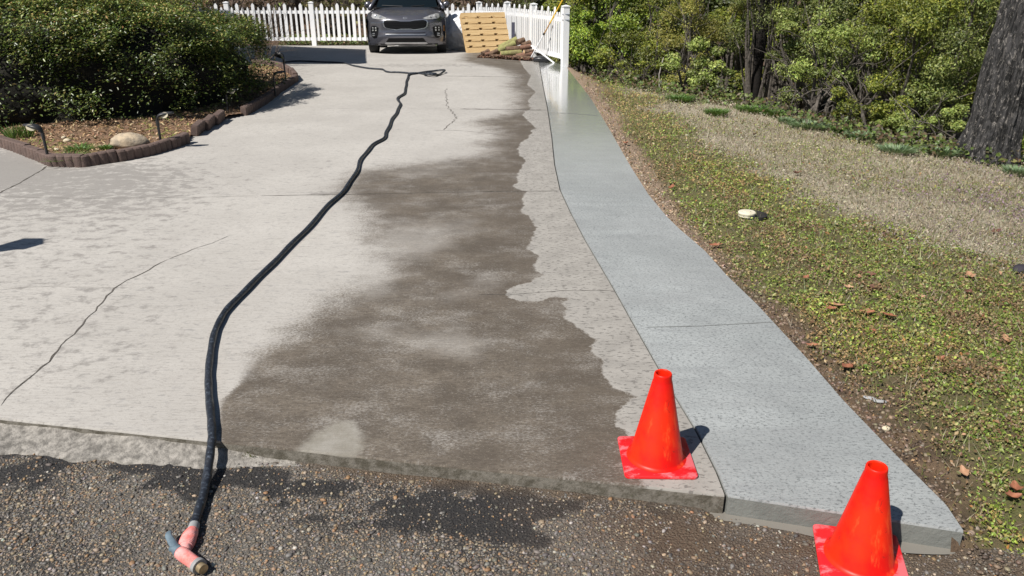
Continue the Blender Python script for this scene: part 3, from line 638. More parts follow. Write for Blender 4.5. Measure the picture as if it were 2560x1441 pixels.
def rrect(w, h, r, n=5):
    out = []
    for cx, cy, a0 in ((w-r, h-r, 0), (-w+r, h-r, 90), (-w+r, -h+r, 180), (w-r, -h+r, 270)):
        for i in range(n+1): a = R(a0+90*i/n); out.append((cx+r*math.cos(a), cy+r*math.sin(a)))
    return out
CH = 0.365
def make_cone(label):
    t = thing('traffic_cone', label, 'traffic cone', group='red orange traffic cones at the end of the drive')
    b = MB(); s = 0.133
    rr_ = rrect(s, s, 0.018); rr2 = rrect(s-.004, s-.004, 0.016); k = len(rr_)
    vs = [(x, y, 0.0) for x, y in rr_]+[(x, y, 0.008) for x, y in rr_]+[(x, y, 0.011) for x, y in rr2]
    fs = [(i, (i+1) % k, k+(i+1) % k, k+i) for i in range(k)]+[(k+i, k+(i+1) % k, 2*k+(i+1) % k, 2*k+i) for i in range(k)]+[tuple(range(k))[::-1], tuple(range(2*k, 3*k))]
    b.add(vs, fs); b.build('base', m_cbase, t, ang=40)
    b = MB(); prof = [(0.112, 0.0112), (0.103, 0.015), (0.0985, 0.022), (0.036, CH-0.035), (0.0335, CH-0.030), (0.0325, CH-0.008), (0.031, CH-0.002), (0.028, CH), (0.0255, CH-0.002), (0.0245, CH-0.008), (0.0245, CH-0.05)]
    b.lathe(prof, 64, cap=False); b.build('cone', m_cone, t, smooth=True)
    b = MB(); b.lathe([(0.024, CH-0.05), (0.001, CH-0.055)], 24, cap=False); b.build('inner_hole', m_conein, t)
    return t
c1 = make_cone('red orange traffic cone standing on the old slab corner, white scuffs on base')
p = G(1640, 1146); c1.location = (p.x, p.y, 0.002); c1.rotation_euler = (0, 0, R(-1))
c2 = copy_tree(c1); c2['label'] = 'red orange traffic cone standing on the muddy road before the fresh path, nearest the camera'
p = G(2150, 1392, lambda x, y: ROADZ+0*x); c2.location = (p.x, p.y, ROADZ-0.006); c2.rotation_euler = (R(1.5), R(-1.5), R(-14))
# ------------------------------------------------------------------ hose with spray nozzle
nh = NT('hose_rubber')
nh.set(base=nh.mix(nh.mr(nh.noise(60, 6, .75), .50, .66, 0, .8), (0.016, 0.019, 0.026), (0.085, 0.105, 0.135)), rough=nh.mr(nh.noise(25, 4), .3, .7, .32, .55), normal=nh.bump(nh.noise(90, 4), .25, .003)); m_hose = nh.m
def hz(p):
    if p.y < yfront(p.x)-0.0: return ROADZ
    return float(slab(p.x, p.y))
hr = 0.0165
HP = [(482, 1322), (500, 1270), (520, 1200), (528, 1140), (530, 1095), (528, 1050), (522, 980), (522, 920), (532, 850), (550, 800), (580, 760), (640, 700), (700, 640), (760, 580), (820, 515), (865, 470), (890, 430), (905, 395), (930, 365), (960, 345), (968, 325), (980, 300), (992, 280), (1000, 262), (995, 246), (1012, 232), (1014, 215), (1018, 200), (1022, 188), (1040, 184), (1075, 179), (1100, 178), (1112, 181), (1100, 186), (1085, 190), (1062, 189), (1066, 183), (1090, 187), (1080, 191), (1050, 184), (1020, 183), (995, 181), (968, 180), (955, 174), (920, 171), (885, 165), (860, 158), (800, 155), (740, 153), (700, 158), (686, 165), (705, 170), (716, 170)]
P = []
for i, (a, c) in enumerate(HP):
    if c > 1110: q = G(a, c, lambda x, y: ROADZ+0*x, hr*1.0); q.z = ROADZ+hr+0.002
    else: q = G(a, c, slab, hr); q.z = float(slab(q.x, q.y))+hr+0.001
    if c == 1095: q.z += 0.012
    if c == 1140: q = G(528, 1140, lambda x, y: ROADZ+0.045+0*x); 
    if 176 < c < 192 and a > 1040: q.z += 0.03*(i % 3)/2
    P.append(q)
hp = smooth_path(P, 8)
hp = [q+Vector((math.sin(i*0.55)*0.006*min(1, max(0, (q.y-3)/3)), 0, 0)) for i, q in enumerate(hp)]
for q in hp:
    e_ = q.y-yfront(q.x)
    if e_ < 0.35: q.z = ROADZ+hr+.003+(-ROADZ)*float(ss(-.30, .02, e_))
    else: q.z = max(q.z, float(slab(q.x, q.y))+hr+0.001)
hose = thing('garden_hose', 'long dark rubber hose snaking down the driveway to a coral red spray nozzle', 'hose', (P[0].x, P[0].y, ROADZ))
b = MB(); o0 = Vector(hose.location)
b.tube([q-o0 for q in hp], [hr*(1.0+0.05*math.sin(i*.9)) for i in range(len(hp))], 14)
b.build('hose_line', m_hose, hose, smooth=True)
m_coral = mat('coral_plastic', (0.78, 0.15, 0.12), (0.80, 0.40, 0.38), 26, 0.5, bump=.2, bsc=60)
m_blue = mat('blue_grey_plastic', (0.085, 0.125, 0.16), (0.17, 0.23, 0.27), 30, 0.5)
m_greyp = mat('grey_plastic', (0.36, 0.36, 0.36), (0.25, 0.25, 0.25), 20, 0.6)
m_brass = mat('brass', (0.55, 0.42, 0.25), (0.35, 0.27, 0.16), 30, 0.35, metal=0.6)
fR = lambda x, y: ROADZ+0*x
def RP(a, c, z=0.022): q = G(a, c, fR, z); return Vector((q.x, q.y, ROADZ+z))-o0
noz = MB(); pts = [RP(484, 1318), RP(480, 1330), RP(474, 1341), RP(468, 1352), RP(464, 1366), RP(463, 1378)]
noz.tube(smooth_path(pts, 3), [0.015, .016, .018, .021, .0225, .0235, .024, .024, .023, .022, .0205, .019, .018, .018, .018, .018][:16], 18)
A, B_ = RP(447, 1379, .027), RP(492, 1412, .025)
hd = MB(); hd.tube([A.lerp(B_, t) for t in (0, .08, .3, .6, .9, 1)], [0.013, .021, .0225, .0215, .021, .021], 20)
nozo = noz.build('nozzle', m_coral, hose, smooth=True); hd.build('nozzle_head', m_coral, nozo, ang=50)
rb = MB()
for i in range(9):
    t = .18+.05*i; q = pts[2].lerp(pts[4], (i/8)); d = (pts[4]-pts[2]).normalized()
    M_ = Matrix.Translation(q) @ d.to_track_quat('Z', 'Y').to_matrix().to_4x4(); rb.lathe([(0.0225+.0018*math.sin(math.pi*i/8), -.0014), (0.0245+.0018*math.sin(math.pi*i/8), 0), (0.0225+.0018*math.sin(math.pi*i/8), .0014)], 18, M_)
rb.build('grip_ribs', m_coral, nozo, smooth=True)
cb = MB(); cb.tube([RP(486, 1312), RP(482, 1326)], [.0175, .0185], 18); cb.build('hose_collar', m_greyp, nozo, ang=50)
cb = MB(); dirv = (B_-A).normalized()
cb.tube([B_, B_+dirv*0.016], [0.0245, .025], 20); cb.build('front_ring', m_greyp, nozo, ang=50)
cb = MB(); cb.tube([B_+dirv*.016, B_+dirv*.036, B_+dirv*.0362], [0.0165, .0165, .012], 20); cb.build('brass_tip', m_brass, nozo, ang=50)
cb = MB(); cb.tube([A-dirv*.014, A+dirv*.004], [0.017, .019], 18); cb.build('rear_ring', m_blue, nozo, ang=50)
cb = MB(); cb.tube([A-dirv*.032-Vector((0, -.004, 0)), A-dirv*.014], [0.010, .012], 14); cb.build('adjust_knob', m_brass, nozo, ang=50)
tr = MB(); tp = smooth_path([RP(447, 1382, .03), RP(438, 1368, .034), RP(428, 1352, .036), RP(421, 1338, .036), RP(425, 1328, .034)], 3)
tr.tube(tp, [.014, .0145, .0145, .014, .0135, .0135, .013, .012, .0115, .011, .0105, .008, .005], 12, flat=.55)
tr.tube([RP(452, 1378, .03), RP(440, 1372, .032), RP(424, 1374, .03)], [.010, .012, .008], 10)
tr.build('trigger', m_blue, nozo, smooth=True)
# ------------------------------------------------------------------ planting bed, edging blocks, rock, lights
nm = NT('mulch'); nm.set(base=nm.mix(nm.mr(nm.noise(30, 6, .75, nm.scale((1, 2, 1))), .38, .62), (0.33, 0.20, 0.12), (0.10, 0.06, 0.035)), rough=.95, normal=nm.bump(nm.noise(50, 6, .75), 1, .02)); m_mulch = nm.m
EB = GP([(-150, 335), (-60, 352), (20, 376), (70, 396), (122, 418), (205, 420), (300, 406), (400, 387), (480, 358), (492, 342), (530, 322), (568, 302), (620, 290), (668, 262), (705, 232), (735, 212), (748, 203)])
EB2 = GP([(748, 203), (735, 190), (715, 178), (690, 171), (640, 168)])
EBp = [Vector((p.x, p.y, 0)) for p in EB]; EBq = [Vector((p.x, p.y, 0)) for p in EB2]
bed = [(-11.5, EBp[0].y), ]+[(p.x, p.y) for p in EBp]+[(p.x, p.y) for p in EBq[1:]]+[(-11.5, EBq[-1].y)]
bx = np.linspace(-11.5, -2.9, 260); by = np.linspace(6.5, 16.5, 300); BX, BY = np.meshgrid(bx, by)
ins = poly_inside(BX, BY, bed); dd = poly_dist(BX, BY, bed+[bed[0]]); sgn = np.where(ins, dd, -dd)
BZ = np.where(sgn > -0.02, 0.045+0.05*ss(0.2, 1.2, sgn)+0.035*(fbm(BX*5, BY*5, 0, 61)-.5), -0.3)
idx = np.arange(BX.size).reshape(BX.shape); Fq = np.stack([idx[:-1, :-1], idx[:-1, 1:], idx[1:, 1:], idx[1:, :-1]], -1).reshape(-1, 4)
kk = (sgn.ravel()[Fq] > 0.03).all(1)
BZ = BZ + np.where(sgn > -.02, slab(BX, BY), 0)
bedo = npmesh('planting_bed', np.stack([BX, BY, BZ], -1).reshape(-1, 3), Fq[kk], m_mulch, None, None, None, True); tag(bedo, kind='structure')
def bedz(x, y):
    s = poly_dist(np.atleast_1d(float(x)), np.atleast_1d(float(y)), bed+[bed[0]])[0]
    return float(0.045+0.05*ss(0.2, 1.2, s)+0.035*(fbm(x*5, y*5, 0, 61)-.5)+slab(x, y))
m_block = mat('edging_block', (0.155, 0.105, 0.088), (0.095, 0.066, 0.056), 16, .9, bump=.6, bsc=90)
def edging(nribs, L, h=0.115, dp=0.085):
    rib = L/nribs; fr = []
    for i in range(nribs):
        for t in (0, .12, .3, .5, .7, .88): 
            fr.append((-L/2+rib*(i+t), -dp/2+0.016*(1-math.sin(math.pi*min(1, max(0, t)))**0.5)))
    fr.append((L/2, -dp/2+.016)); n = len(fr); b = MB()
    L1 = [(x, y, 0) for x, y in fr]+[(x, y, h-.012) for x, y in fr]+[(x, y+.012, h) for x, y in fr]
    bk = [(x, dp/2, 0) for x, y in fr]+[(x, dp/2, h-.006) for x, y in fr]+[(x, dp/2-.006, h) for x, y in fr]
    fs = []
    for q in (0, 1): fs += [(q*n+i, q*n+i+1, (q+1)*n+i+1, (q+1)*n+i) for i in range(n-1)]
    fs += [(2*n+i, 2*n+i+1, 3*n+2*n+i+1, 3*n+2*n+i) for i in range(n-1)]
    for q in (0, 1): fs += [(3*n+q*n+i, 3*n+(q+1)*n+i, 3*n+(q+1)*n+i+1, 3*n+q*n+i+1) for i in range(n-1)]
    for e_ in (0, n-1): fs += [(e_, n+e_, 4*n+e_, 3*n+e_), (n+e_, 2*n+e_, 5*n+e_, 4*n+e_)]
    b.add(L1+bk, fs); return b
def along(path, step):
    segs = []; acc = 0; tot = sum((b-a).length for a, b in zip(path[:-1], path[1:]))
    def at(s):
        for a, b in zip(path[:-1], path[1:]):
            l = (b-a).length
            if s <= l: return a.lerp(b, s/l)
            s -= l
        return path[-1]
    n = max(1, round(tot/step)); return [(at(i*tot/n), at((i+1)*tot/n)) for i in range(n)]
proto = None; ORD = []
runs = [(EBp[0:5], 'walk'), (EBp[4:9], 'front'), (EBp[9:12], 'gap'), (EBp[12:17], 'far'), (EBq, 'back')]
lab = {'walk': 'scalloped brown edging block beside the dark walkway', 'front': 'scalloped brown edging block in the front row below the rock',
       'gap': 'tilted brown edging block in the short raised run after the gap', 'far': 'shaded brown edging block along the bed beside the hedge', 'back': 'far weathered edging block behind the black post light'}
ordn = ['first', 'second', 'third', 'fourth', 'fifth', 'sixth', 'seventh', 'eighth', 'ninth', 'tenth', 'eleventh', 'twelfth', 'thirteenth', 'fourteenth', 'fifteenth', 'sixteenth', 'seventeenth', 'eighteenth']
me4 = None
for pth, kind_ in runs:
    for i, (a, c) in enumerate(along(pth, 0.36)):
        d = c-a; mid_ = (a+c)/2
        if me4 is None:
            o = edging(4, 0.35).build('edging_block', m_block, None, ang=30); me4 = o.data
        else: o = bpy.data.objects.new('edging_block', me4); link(o)
        side_ = Vector((-d.y, d.x, 0)).normalized()*0.045
        z = float(slab(mid_.x, mid_.y))
        o.location = (mid_.x+side_.x, mid_.y+side_.y, z-0.005+random.uniform(-.006, .006)); o.scale = ((d.length-.008)/0.35, 1, 1 if kind_ != 'back' else 1.3)
        o.rotation_euler = (R(random.uniform(-3, 3)), R(random.uniform(-2, 2)), math.atan2(d.y, d.x)+R(random.uniform(-2.5, 2.5)))
        if kind_ == 'gap': o.rotation_euler[0] = R(10); o.location.z += .02; o.rotation_euler[2] += R(8)
        tag(o, f'{lab[kind_]}, {ordn[min(i, 17)]} from the left' if kind_ != 'back' else f'{lab[kind_]}, {ordn[min(i, 17)]} from the right', 'edging block', 'brown scalloped edging blocks round the planting bed')
# mulch chips, litter and small weeds in the bed
N = 60000; xv = RNG.uniform(-9, -2.9, N); yv = RNG.uniform(6.5, 16, N)
k = poly_inside(xv, yv, bed) & (poly_dist(xv, yv, bed+[bed[0]]) > 0.1) & (RNG.random(N) < 0.6); xv, yv = xv[k], yv[k]; n = len(xv)
s_ = poly_dist(xv, yv, bed+[bed[0]]); zv = 0.045+0.05*ss(0.2, 1.2, s_)+0.035*(fbm(xv*5, yv*5, 0, 61)-.5)+slab(xv, yv)+0.008
wg = fbm(xv*2, yv*2, 0, 63); col = palette(n, [(0.42, 0.27, 0.15), (0.22, 0.13, 0.075), (0.5, 0.38, 0.24), (0.12, 0.08, 0.05)], [3, 3, 2, 2], .2)
q = RNG.random(n) < ss(.45, .6, wg)*.75; col[q] = palette(int(q.sum()), [(0.17, 0.19, 0.05), (0.26, 0.24, 0.09)], [1, 1], .2)
o = leaves('mulch_litter', np.stack([xv, yv, zv], 1), np.tile([[0, -.3, .9]], (n, 1)), RNG.uniform(.03, .07, n), col, m_dryleaf, aspect=.3, jitter=.45)
tag(o, 'brown bark mulch, straw and small weeds covering the planting bed', 'mulch', kind='stuff')
def rock(name, label, loc, dims, m, rz=0, seed=0, group=None):
    bm = bmesh.new(); bmesh.ops.create_icosphere(bm, subdivisions=4, radius=1)
    for v in bm.verts:
        c = v.co; f = 1+0.35*(float(fbm(c.x*1.3+seed, c.y*1.3, c.z*1.3, 70))-.5)+0.10*(float(fbm(c.x*5+seed, c.y*5, c.z*5, 71))-.5)
        v.co = Vector((c.x*dims[0]*f, c.y*dims[1]*f, c.z*dims[2]*f+dims[2]*.55))
    me = bpy.data.meshes.new(name); bm.to_mesh(me); bm.free(); me.materials.append(m)
    me.polygons.foreach_set('use_smooth', [True]*len(me.polygons)); o = link(bpy.data.objects.new(name, me))
    o.location = loc; o.rotation_euler = (0, 0, rz); return tag(o, label, 'rock', group)
nrk = NT('sandstone'); nrk.set(base=nrk.mix(nrk.mr(nrk.noise(7, 6, .7), .42, .6), (0.50, 0.40, 0.28), (0.30, 0.25, 0.19)), rough=.9, normal=nrk.bump(nrk.noise(22, 6, .7), .7, .02))
p = G(322, 372, slab, .05); rock('rock', 'large rounded beige rock in the planting bed', (p.x, p.y+.06, .05), (.185, .13, .095), nrk.m, R(8), 3)
m_pale = mat('pale_stone', (0.62, 0.55, 0.40), (0.45, 0.38, 0.26), 12, .85)
for i, (a, c, sz, lb) in enumerate([(166, 345, .04, 'small pale stone highest in the bed left of the rock'), (158, 337, .026, 'tiny pale stone just above another in the planting bed'), (90, 372, .034, 'small pale stone beside the weeds near the left post light'), (139, 367, .028, 'flat pale chip between the left post light and the rock'), (112, 374, .03, 'small yellowish stone right by the left post light stem'), (60, 356, .022, 'tiny pale pebble left of the left post light')]):
    p = G(a, c, slab, .09); z = bedz(p.x, p.y)
    rock('pebble', lb, (p.x, p.y, z-.005), (sz, sz*.8, sz*.6), m_pale, i, i+9, 'pale stones in the planting bed')
# green weed tufts
def tuft(name, label, cat, loc, rad, h, n, cols, group=None, flat=.5, wdt=.004):
    t = RNG.random(n)*6.283; rr2 = rad*np.sqrt(RNG.random(n)); hh = h*RNG.uniform(.5, 1, n)
    P0 = np.stack([rr2*np.cos(t)*.5, rr2*np.sin(t)*.5, np.zeros(n)-.005], 1)
    P1 = np.stack([rr2*np.cos(t)*1.0, rr2*np.sin(t)*1.0, hh*.7], 1); P2 = np.stack([rr2*np.cos(t)*(1+flat), rr2*np.sin(t)*(1+flat), hh], 1)
    a = RNG.random(n)*6.283; wv = np.stack([np.cos(a), np.sin(a), 0*a], 1)*wdt
    V = np.stack([P0-wv, P0+wv, P1+wv, P1-wv, P2], 1).reshape(-1, 3); i = np.arange(n)*5
    f = np.concatenate([np.stack([i, i+1, i+2], 1), np.stack([i, i+2, i+3], 1), np.stack([i+3, i+2, i+4], 1)])
    o = npmesh(name, V, f, m_leaf, None, np.repeat(palette(n, cols, [1]*len(cols), .2), 5, 0)); o.location = loc
    return tag(o, label, cat, group)
GRN = [(0.10, 0.19, 0.04), (0.14, 0.24, 0.06), (0.08, 0.14, 0.03)]; BLG = [(0.20, 0.28, 0.15), (0.25, 0.33, 0.19), (0.15, 0.22, 0.10)]
for a, c, rd, lb in [(175, 388, .22, 'green weed clump against the edging right of the left post light'), (265, 368, .07, 'small green weed clump touching the left side of the beige rock'), (200, 368, .16, 'loose green weed clump behind another in the planting bed')]:
    p = G(a, c, slab, .08); tuft('weed_clump', lb, 'weed', (p.x, p.y, bedz(p.x, p.y)), rd, .05, 200, GRN, 'green weeds in the planting bed')
for a, c, lb in [(30, 322, 'wispy tall green weed at the dark hedge foot, further left'), (62, 320, 'wispy tall green weed at the dark hedge foot, further right')]:
    p = G(a, c, slab, .15); tuft('weed', lb, 'weed', (p.x, p.y, bedz(p.x, p.y)), .12, .17, 60, GRN, 'wispy weeds at the hedge foot')
for a, c, rd, lb in [(628, 1142, .028, 'tiny green weed sprouting at the slab foot beside the hose shadow'), (898, 1150, .02, 'tiny green and red weed at the slab foot by the pale patch'), (1580, 1232, .035, 'brownish green weed tuft on the mud under the slab edge by the cone'), (1420, 1215, .025, 'low dark weed sprig under the slab edge left of the cone')]:
    p = G(a, c, fR); tuft('weed', lb, 'weed', (p.x, p.y, ROADZ), rd, .035, 50, [(0.10, 0.17, 0.03), (0.2, 0.24, 0.07), (0.16, 0.1, 0.05)], None, wdt=.0016)
# bent-head post lights
m_blk = mat('black_plastic', (0.018, 0.018, 0.02), (0.03, 0.03, 0.032), 20, .45)
m_lens = mat('lens', (0.60, 0.54, 0.40), (0.5, 0.45, 0.33), 20, .35)
def post_light(loc, h, yaw, label, hasl=True, size=1.0):
    t = thing('path_light', label, 'garden light', loc, 0, 'black bent head path lights in the bed')
    b = MB(); b.tube([(0, 0, -.02), (0, 0, h*.72)], [.013, .013], 12); b.tube([(0, 0, h*.72), (0, 0, h*.95)], [.0165, .017], 12); b.build('stem', m_blk, t, ang=50)
    dx, dy = math.cos(yaw), math.sin(yaw); ln = .15*size
    b = MB(); q = [Vector((0, 0, h*.93)), Vector((dx*.008, dy*.008, h)), Vector((dx*.03, dy*.03, h+.03)), Vector((dx*.08, dy*.08, h+.047)), Vector((dx*ln, dy*ln, h+.055))]
    sp_ = smooth_path(q, 4); b.tube(sp_, [.018+.028*math.sin(math.pi*min(1, i/(len(sp_)-1))**1.6*.93) for i in range(len(sp_))], 14, flat=.42); hd_ = b.build('lamp_head', m_blk, t, smooth=True)
    if hasl:
        d = Vector((dx, dy, .16)).normalized(); c_ = Vector((dx*.093, dy*.093, h+.029)); nn = Vector((-dx*.15, -1, .25)).normalized()
        b = MB(); a_ = d; b2_ = nn.cross(a_).normalized(); a_ = b2_.cross(nn).normalized()
        c_ = c_+nn*.030
        vs = [c_+a_*.043*math.cos(k_*math.pi/10)+b2_*.030*math.sin(k_*math.pi/10) for k_ in range(20)]
        b.add(vs+[v+nn*.004 for v in vs], [tuple(range(20))[::-1], tuple(range(20, 40))]+[(i, (i+1) % 20, 20+(i+1) % 20, 20+i) for i in range(20)])
        b.build('lens', m_lens, hd_)
    return t
for a, c, ht, yaw, lb, hl in [(121, 398, .27, R(172), 'black path light turned left, at the bed corner by the walkway', True), (403, 360, .265, R(8), 'black path light turned right, just right of the beige rock', True)]:
    p = G(a, c, slab, .06); post_light((p.x, p.y, .055), ht, yaw, lb, hl, 1.15)
p = G(715, 207, slab, .08); post_light((p.x, p.y, .06), .40, R(168), 'black path light standing tallest beyond the hedge end', False)
p = G(688, 232, slab, .08); post_light((p.x, p.y, .05), .27, R(10), 'low black path light with arm bent right, past the hedge end', False, 1.2)
p = G(585, 262, slab, .08); post_light((p.x, p.y-.25, .05), .20, R(15), 'dim path light lost in the deep shade under the hedge', True, 1.0)
# ------------------------------------------------------------------ hedge
HC = Vector((-7.12, 11.0, 0)); HA = R(3); HL, HW, HH = 3.62, 2.75, 1.52
def hedge_pts(n, lo=0.86, hi=1.0, seed=0, rng=RNG):
    e1, e2 = 0.74, 0.76
    q_ = rng.normal(0, 1, (n, 3)); q_[:, 2] = np.abs(q_[:, 2]); q_[:, 0] *= 1.2
    r_ = (((np.abs(q_[:, 0])**(2/e1)+np.abs(q_[:, 1])**(2/e1))**(e1/e2)+np.abs(q_[:, 2])**(2/e2)))**(-e2/2)
    cx, cy, cz = q_[:, 0]*r_, q_[:, 1]*r_, q_[:, 2]*r_
    bumpy = 1+0.20*(fbm(cx*4+5, cy*2.5, cz*3, 81)-.5)+0.17*(fbm(cx*12+5, cy*7, cz*7, 83)-.5)
    rad = (lo+(hi-lo)*rng.random(n)**.8)*bumpy
    low = 1-0.02*ss(.3, 0.05, cz)
    x = cx*HL*rad*low; y = cy*HW*rad*low; z = cz*(HH-.12)*rad+.12
    nn = np.stack([cx/HL, cy/HW, cz/HH*1.0], 1); nn /= np.linalg.norm(nn, axis=1)[:, None]
    c, s = math.cos(HA), math.sin(HA)
    rot = lambda v: np.stack([v[:, 0]*c-v[:, 1]*s, v[:, 0]*s+v[:, 1]*c, v[:, 2]], 1)
    return rot(np.stack([x, y, z], 1)), rot(nn)
hedge = thing('hedge', 'big rounded evergreen hedge with glossy leaves filling the planting bed', 'hedge', (HC.x, HC.y, 0.05))
Ph, Nh = hedge_pts(480000, .84, 1.02); Nh2 = Nh*.35+np.array([[-.30, -.15, .95]])
gapn = fbm(Ph[:, 0]*2.6, Ph[:, 1]*2.6, Ph[:, 2]*3.4, 85); k = RNG.random(len(Ph)) < (0.10+0.95*ss(.42, .56, gapn-.12*ss(1.0, .3, Ph[:, 2])+.10*ss(1.1, 1.4, Ph[:, 2])))*(.28+.72*ss(.35, 1.2, Ph[:, 2])); Ph, Nh2 = Ph[k], Nh2[k]
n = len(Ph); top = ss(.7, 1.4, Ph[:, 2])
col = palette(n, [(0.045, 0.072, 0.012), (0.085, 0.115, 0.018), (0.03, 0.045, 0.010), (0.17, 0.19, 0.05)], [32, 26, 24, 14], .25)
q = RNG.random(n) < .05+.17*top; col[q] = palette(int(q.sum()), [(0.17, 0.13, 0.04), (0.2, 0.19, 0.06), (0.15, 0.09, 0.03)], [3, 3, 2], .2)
col = np.clip(col*(1+.75*top[:, None]), 0, .6)  # upper leaves painted brighter, sunlight put into their colour
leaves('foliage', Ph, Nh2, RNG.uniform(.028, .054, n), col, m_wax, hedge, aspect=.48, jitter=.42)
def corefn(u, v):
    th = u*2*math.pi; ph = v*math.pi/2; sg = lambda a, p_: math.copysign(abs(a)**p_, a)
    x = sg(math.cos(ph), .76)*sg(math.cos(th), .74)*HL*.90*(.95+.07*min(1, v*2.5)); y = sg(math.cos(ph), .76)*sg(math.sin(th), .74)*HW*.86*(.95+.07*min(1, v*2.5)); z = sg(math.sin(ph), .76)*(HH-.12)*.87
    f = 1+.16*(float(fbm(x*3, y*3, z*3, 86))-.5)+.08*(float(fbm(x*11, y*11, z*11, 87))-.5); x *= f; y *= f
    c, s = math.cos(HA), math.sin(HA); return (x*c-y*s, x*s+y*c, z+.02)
b = MB(); b.grid(corefn, 180, 50); b.build('dark_core', mat('core_shade', (0.012, 0.011, 0.006), (0.006, 0.006, 0.004), 20, 1.0, bump=1, bsc=30), hedge, smooth=True)  # near-black shell, the inner shade of the hedge put into its colour
# bare shrub at the hedge end
m_twig = mat('twig', (0.20, 0.145, 0.10), (0.12, 0.085, 0.06), 30, .9)
p = G(655, 150, slab, .1); sh = thing('bare_shrub', 'leafless twiggy shrub rising behind the hedge end before the fence', 'shrub', (p.x+.1, p.y-.3, .02)); b = MB()
rg = random.Random(4)
def twig(p0, d, L, r, lvl):
    pts = [p0]; q = p0.copy(); dd_ = d.copy()
    for i in range(5): dd_ = (dd_+Vector((rg.gauss(0, .13), rg.gauss(0, .13), rg.gauss(0, .1)))).normalized(); q = q+dd_*L/5; pts.append(q.copy())
    b.tube(pts, [r*(1-.16*i) for i in range(6)], 4, cap=False)
    if lvl > 0:
        for _ in range(4 if lvl > 1 else 3): twig(pts[rg.randint(1, 4)], (dd_+Vector((rg.gauss(0, .55), rg.gauss(0, .45), rg.gauss(.1, .4)))).normalized(), L*.55, r*.5, lvl-1)
for i in range(15): a = rg.random()*6.28; twig(Vector((rg.gauss(0, .1), rg.gauss(0, .1), 0)), Vector((math.cos(a)*.42+.12, math.sin(a)*.4, 1)).normalized(), 1.15*rg.uniform(.7, 1.1), .007, 2)
b.build('stems', m_twig, sh)
# ------------------------------------------------------------------ white picket fence
m_vinyl = mat('white_vinyl', (0.90, 0.90, 0.90), (0.85, 0.86, 0.88), 3, .35)
FH = 1.13
def picket_mesh(wd, h, name):
    b = MB(); t = .011; w_ = wd/2; z0 = .14
    out = [(-w_, z0), (w_, z0), (w_, h-.06), (w_*1.0, h-.055), (w_*.35, h-.008), (0, h), (-w_*.35, h-.008), (-w_, h-.055)]
    n = len(out); b.add([(x, -t, z) for x, z in out]+[(x, t, z) for x, z in out], [tuple(range(n)), tuple(range(n, 2*n))[::-1]]+[(i, n+i, n+(i+1) % n, (i+1) % n) for i in range(n)])
    return b.build(name, m_vinyl, None).data
o = None
pk_w = picket_mesh(.092, 1.17, 'picket'); pk_n = picket_mesh(.060, 1.07, 'picket')
for q in [x for x in bpy.data.objects if x.name.startswith('picket')]: bpy.data.objects.remove(q)
b = MB(); s = .064; b.box((0, 0, .58), (2*s, 2*s, 1.20)); b.prism([(-.075, -.075), (.075, -.075), (.075, .075), (-.075, .075)], 1.18, 1.20)
b.add([(-.07, -.07, 1.2), (.07, -.07, 1.2), (.07, .07, 1.2), (-.07, .07, 1.2), (0, 0, 1.222)], [(0, 1, 4), (1, 2, 4), (2, 3, 4), (3, 0, 4), (0, 3, 2, 1)])
po = b.build('post', m_vinyl); post_me = po.data; bpy.data.objects.remove(po)
m_grv = mat('post_groove', (0.22, 0.25, 0.32), None, 5, .6)
def fence(name, label, posts, nper, ends=True, endpost=True):
    base = posts[0]; t = thing(name, label, 'picket fence', base)
    def sub(nm, me, loc, rz, rx=0):
        o = bpy.data.objects.new(nm, me); link(o, t); o.location = Vector(loc)-base; o.rotation_euler = (0, rx, rz); return o
    for i, p_ in enumerate(posts):
        if i == len(posts)-1 and not endpost: continue
        d = (posts[min(i+1, len(posts)-1)]-posts[max(i-1, 0)]); sub('post', post_me, p_, math.atan2(d.y, d.x))
    for i, (a, c) in enumerate(zip(posts[:-1], posts[1:])):
        d = c-a; L = d.xy.length; rz = math.atan2(d.y, d.x); sl = d.z/L
        for zr, hh in ((.19, .085), (.93, .085)):
            b = MB(); dz = Vector((0, 0, zr)); u_ = d.normalized(); nrm_ = Vector((-u_.y, u_.x, 0)).normalized()*.022; up_ = Vector((0, 0, hh/2))
            A_, B2 = a+dz+u_*.06-base, c+dz-u_*.06-base
            vs = [A_-nrm_-up_, A_+nrm_-up_, A_+nrm_+up_, A_-nrm_+up_, B2-nrm_-up_, B2+nrm_-up_, B2+nrm_+up_, B2-nrm_+up_]
            b.add(vs, [(0, 1, 2, 3), (7, 6, 5, 4), (0, 4, 5, 1), (1, 5, 6, 2), (2, 6, 7, 3), (3, 7, 4, 0)]); b.build('rail', m_vinyl, t)
        u_ = d/L; nrm_ = Vector((-u_.y, u_.x, 0)).normalized()
        if nrm_.y > 0: nrm_ = -nrm_
        for j in range(nper):
            s_ = (j+1)/(nper+1); q = a.lerp(c, s_)+nrm_*.034
            if nrm_.x < -0.3: q = a.lerp(c, s_)+nrm_*.034
            sub('picket', pk_w if j % 3 == 1 else pk_n, q, rz)
    return t
def onz(x, y): return Vector((x, y, float(slab(x, y))))
YB = 23.6
zc = YB*math.cos(PITCH)+1.95*math.sin(PITCH)
bp = [onz((a-1280)/F*zc, YB) for a in (-40, 167, 373, 579, 787, 992, 1199)]
fence('picket_fence', 'white vinyl picket fence running across behind the parked car', bp, 15, endpost=False)
def pxy(a, y):
    z = float(slab(.8, y)); Z = y*math.cos(PITCH)+(CAMH-z)*math.sin(PITCH); x = (a-1280)/F*Z; return onz(x, y)
sp_ = [bp[-1], pxy(1269, 21.3), pxy(1333, 19.1), pxy(1411, 16.8)]
print('side posts', sp_)
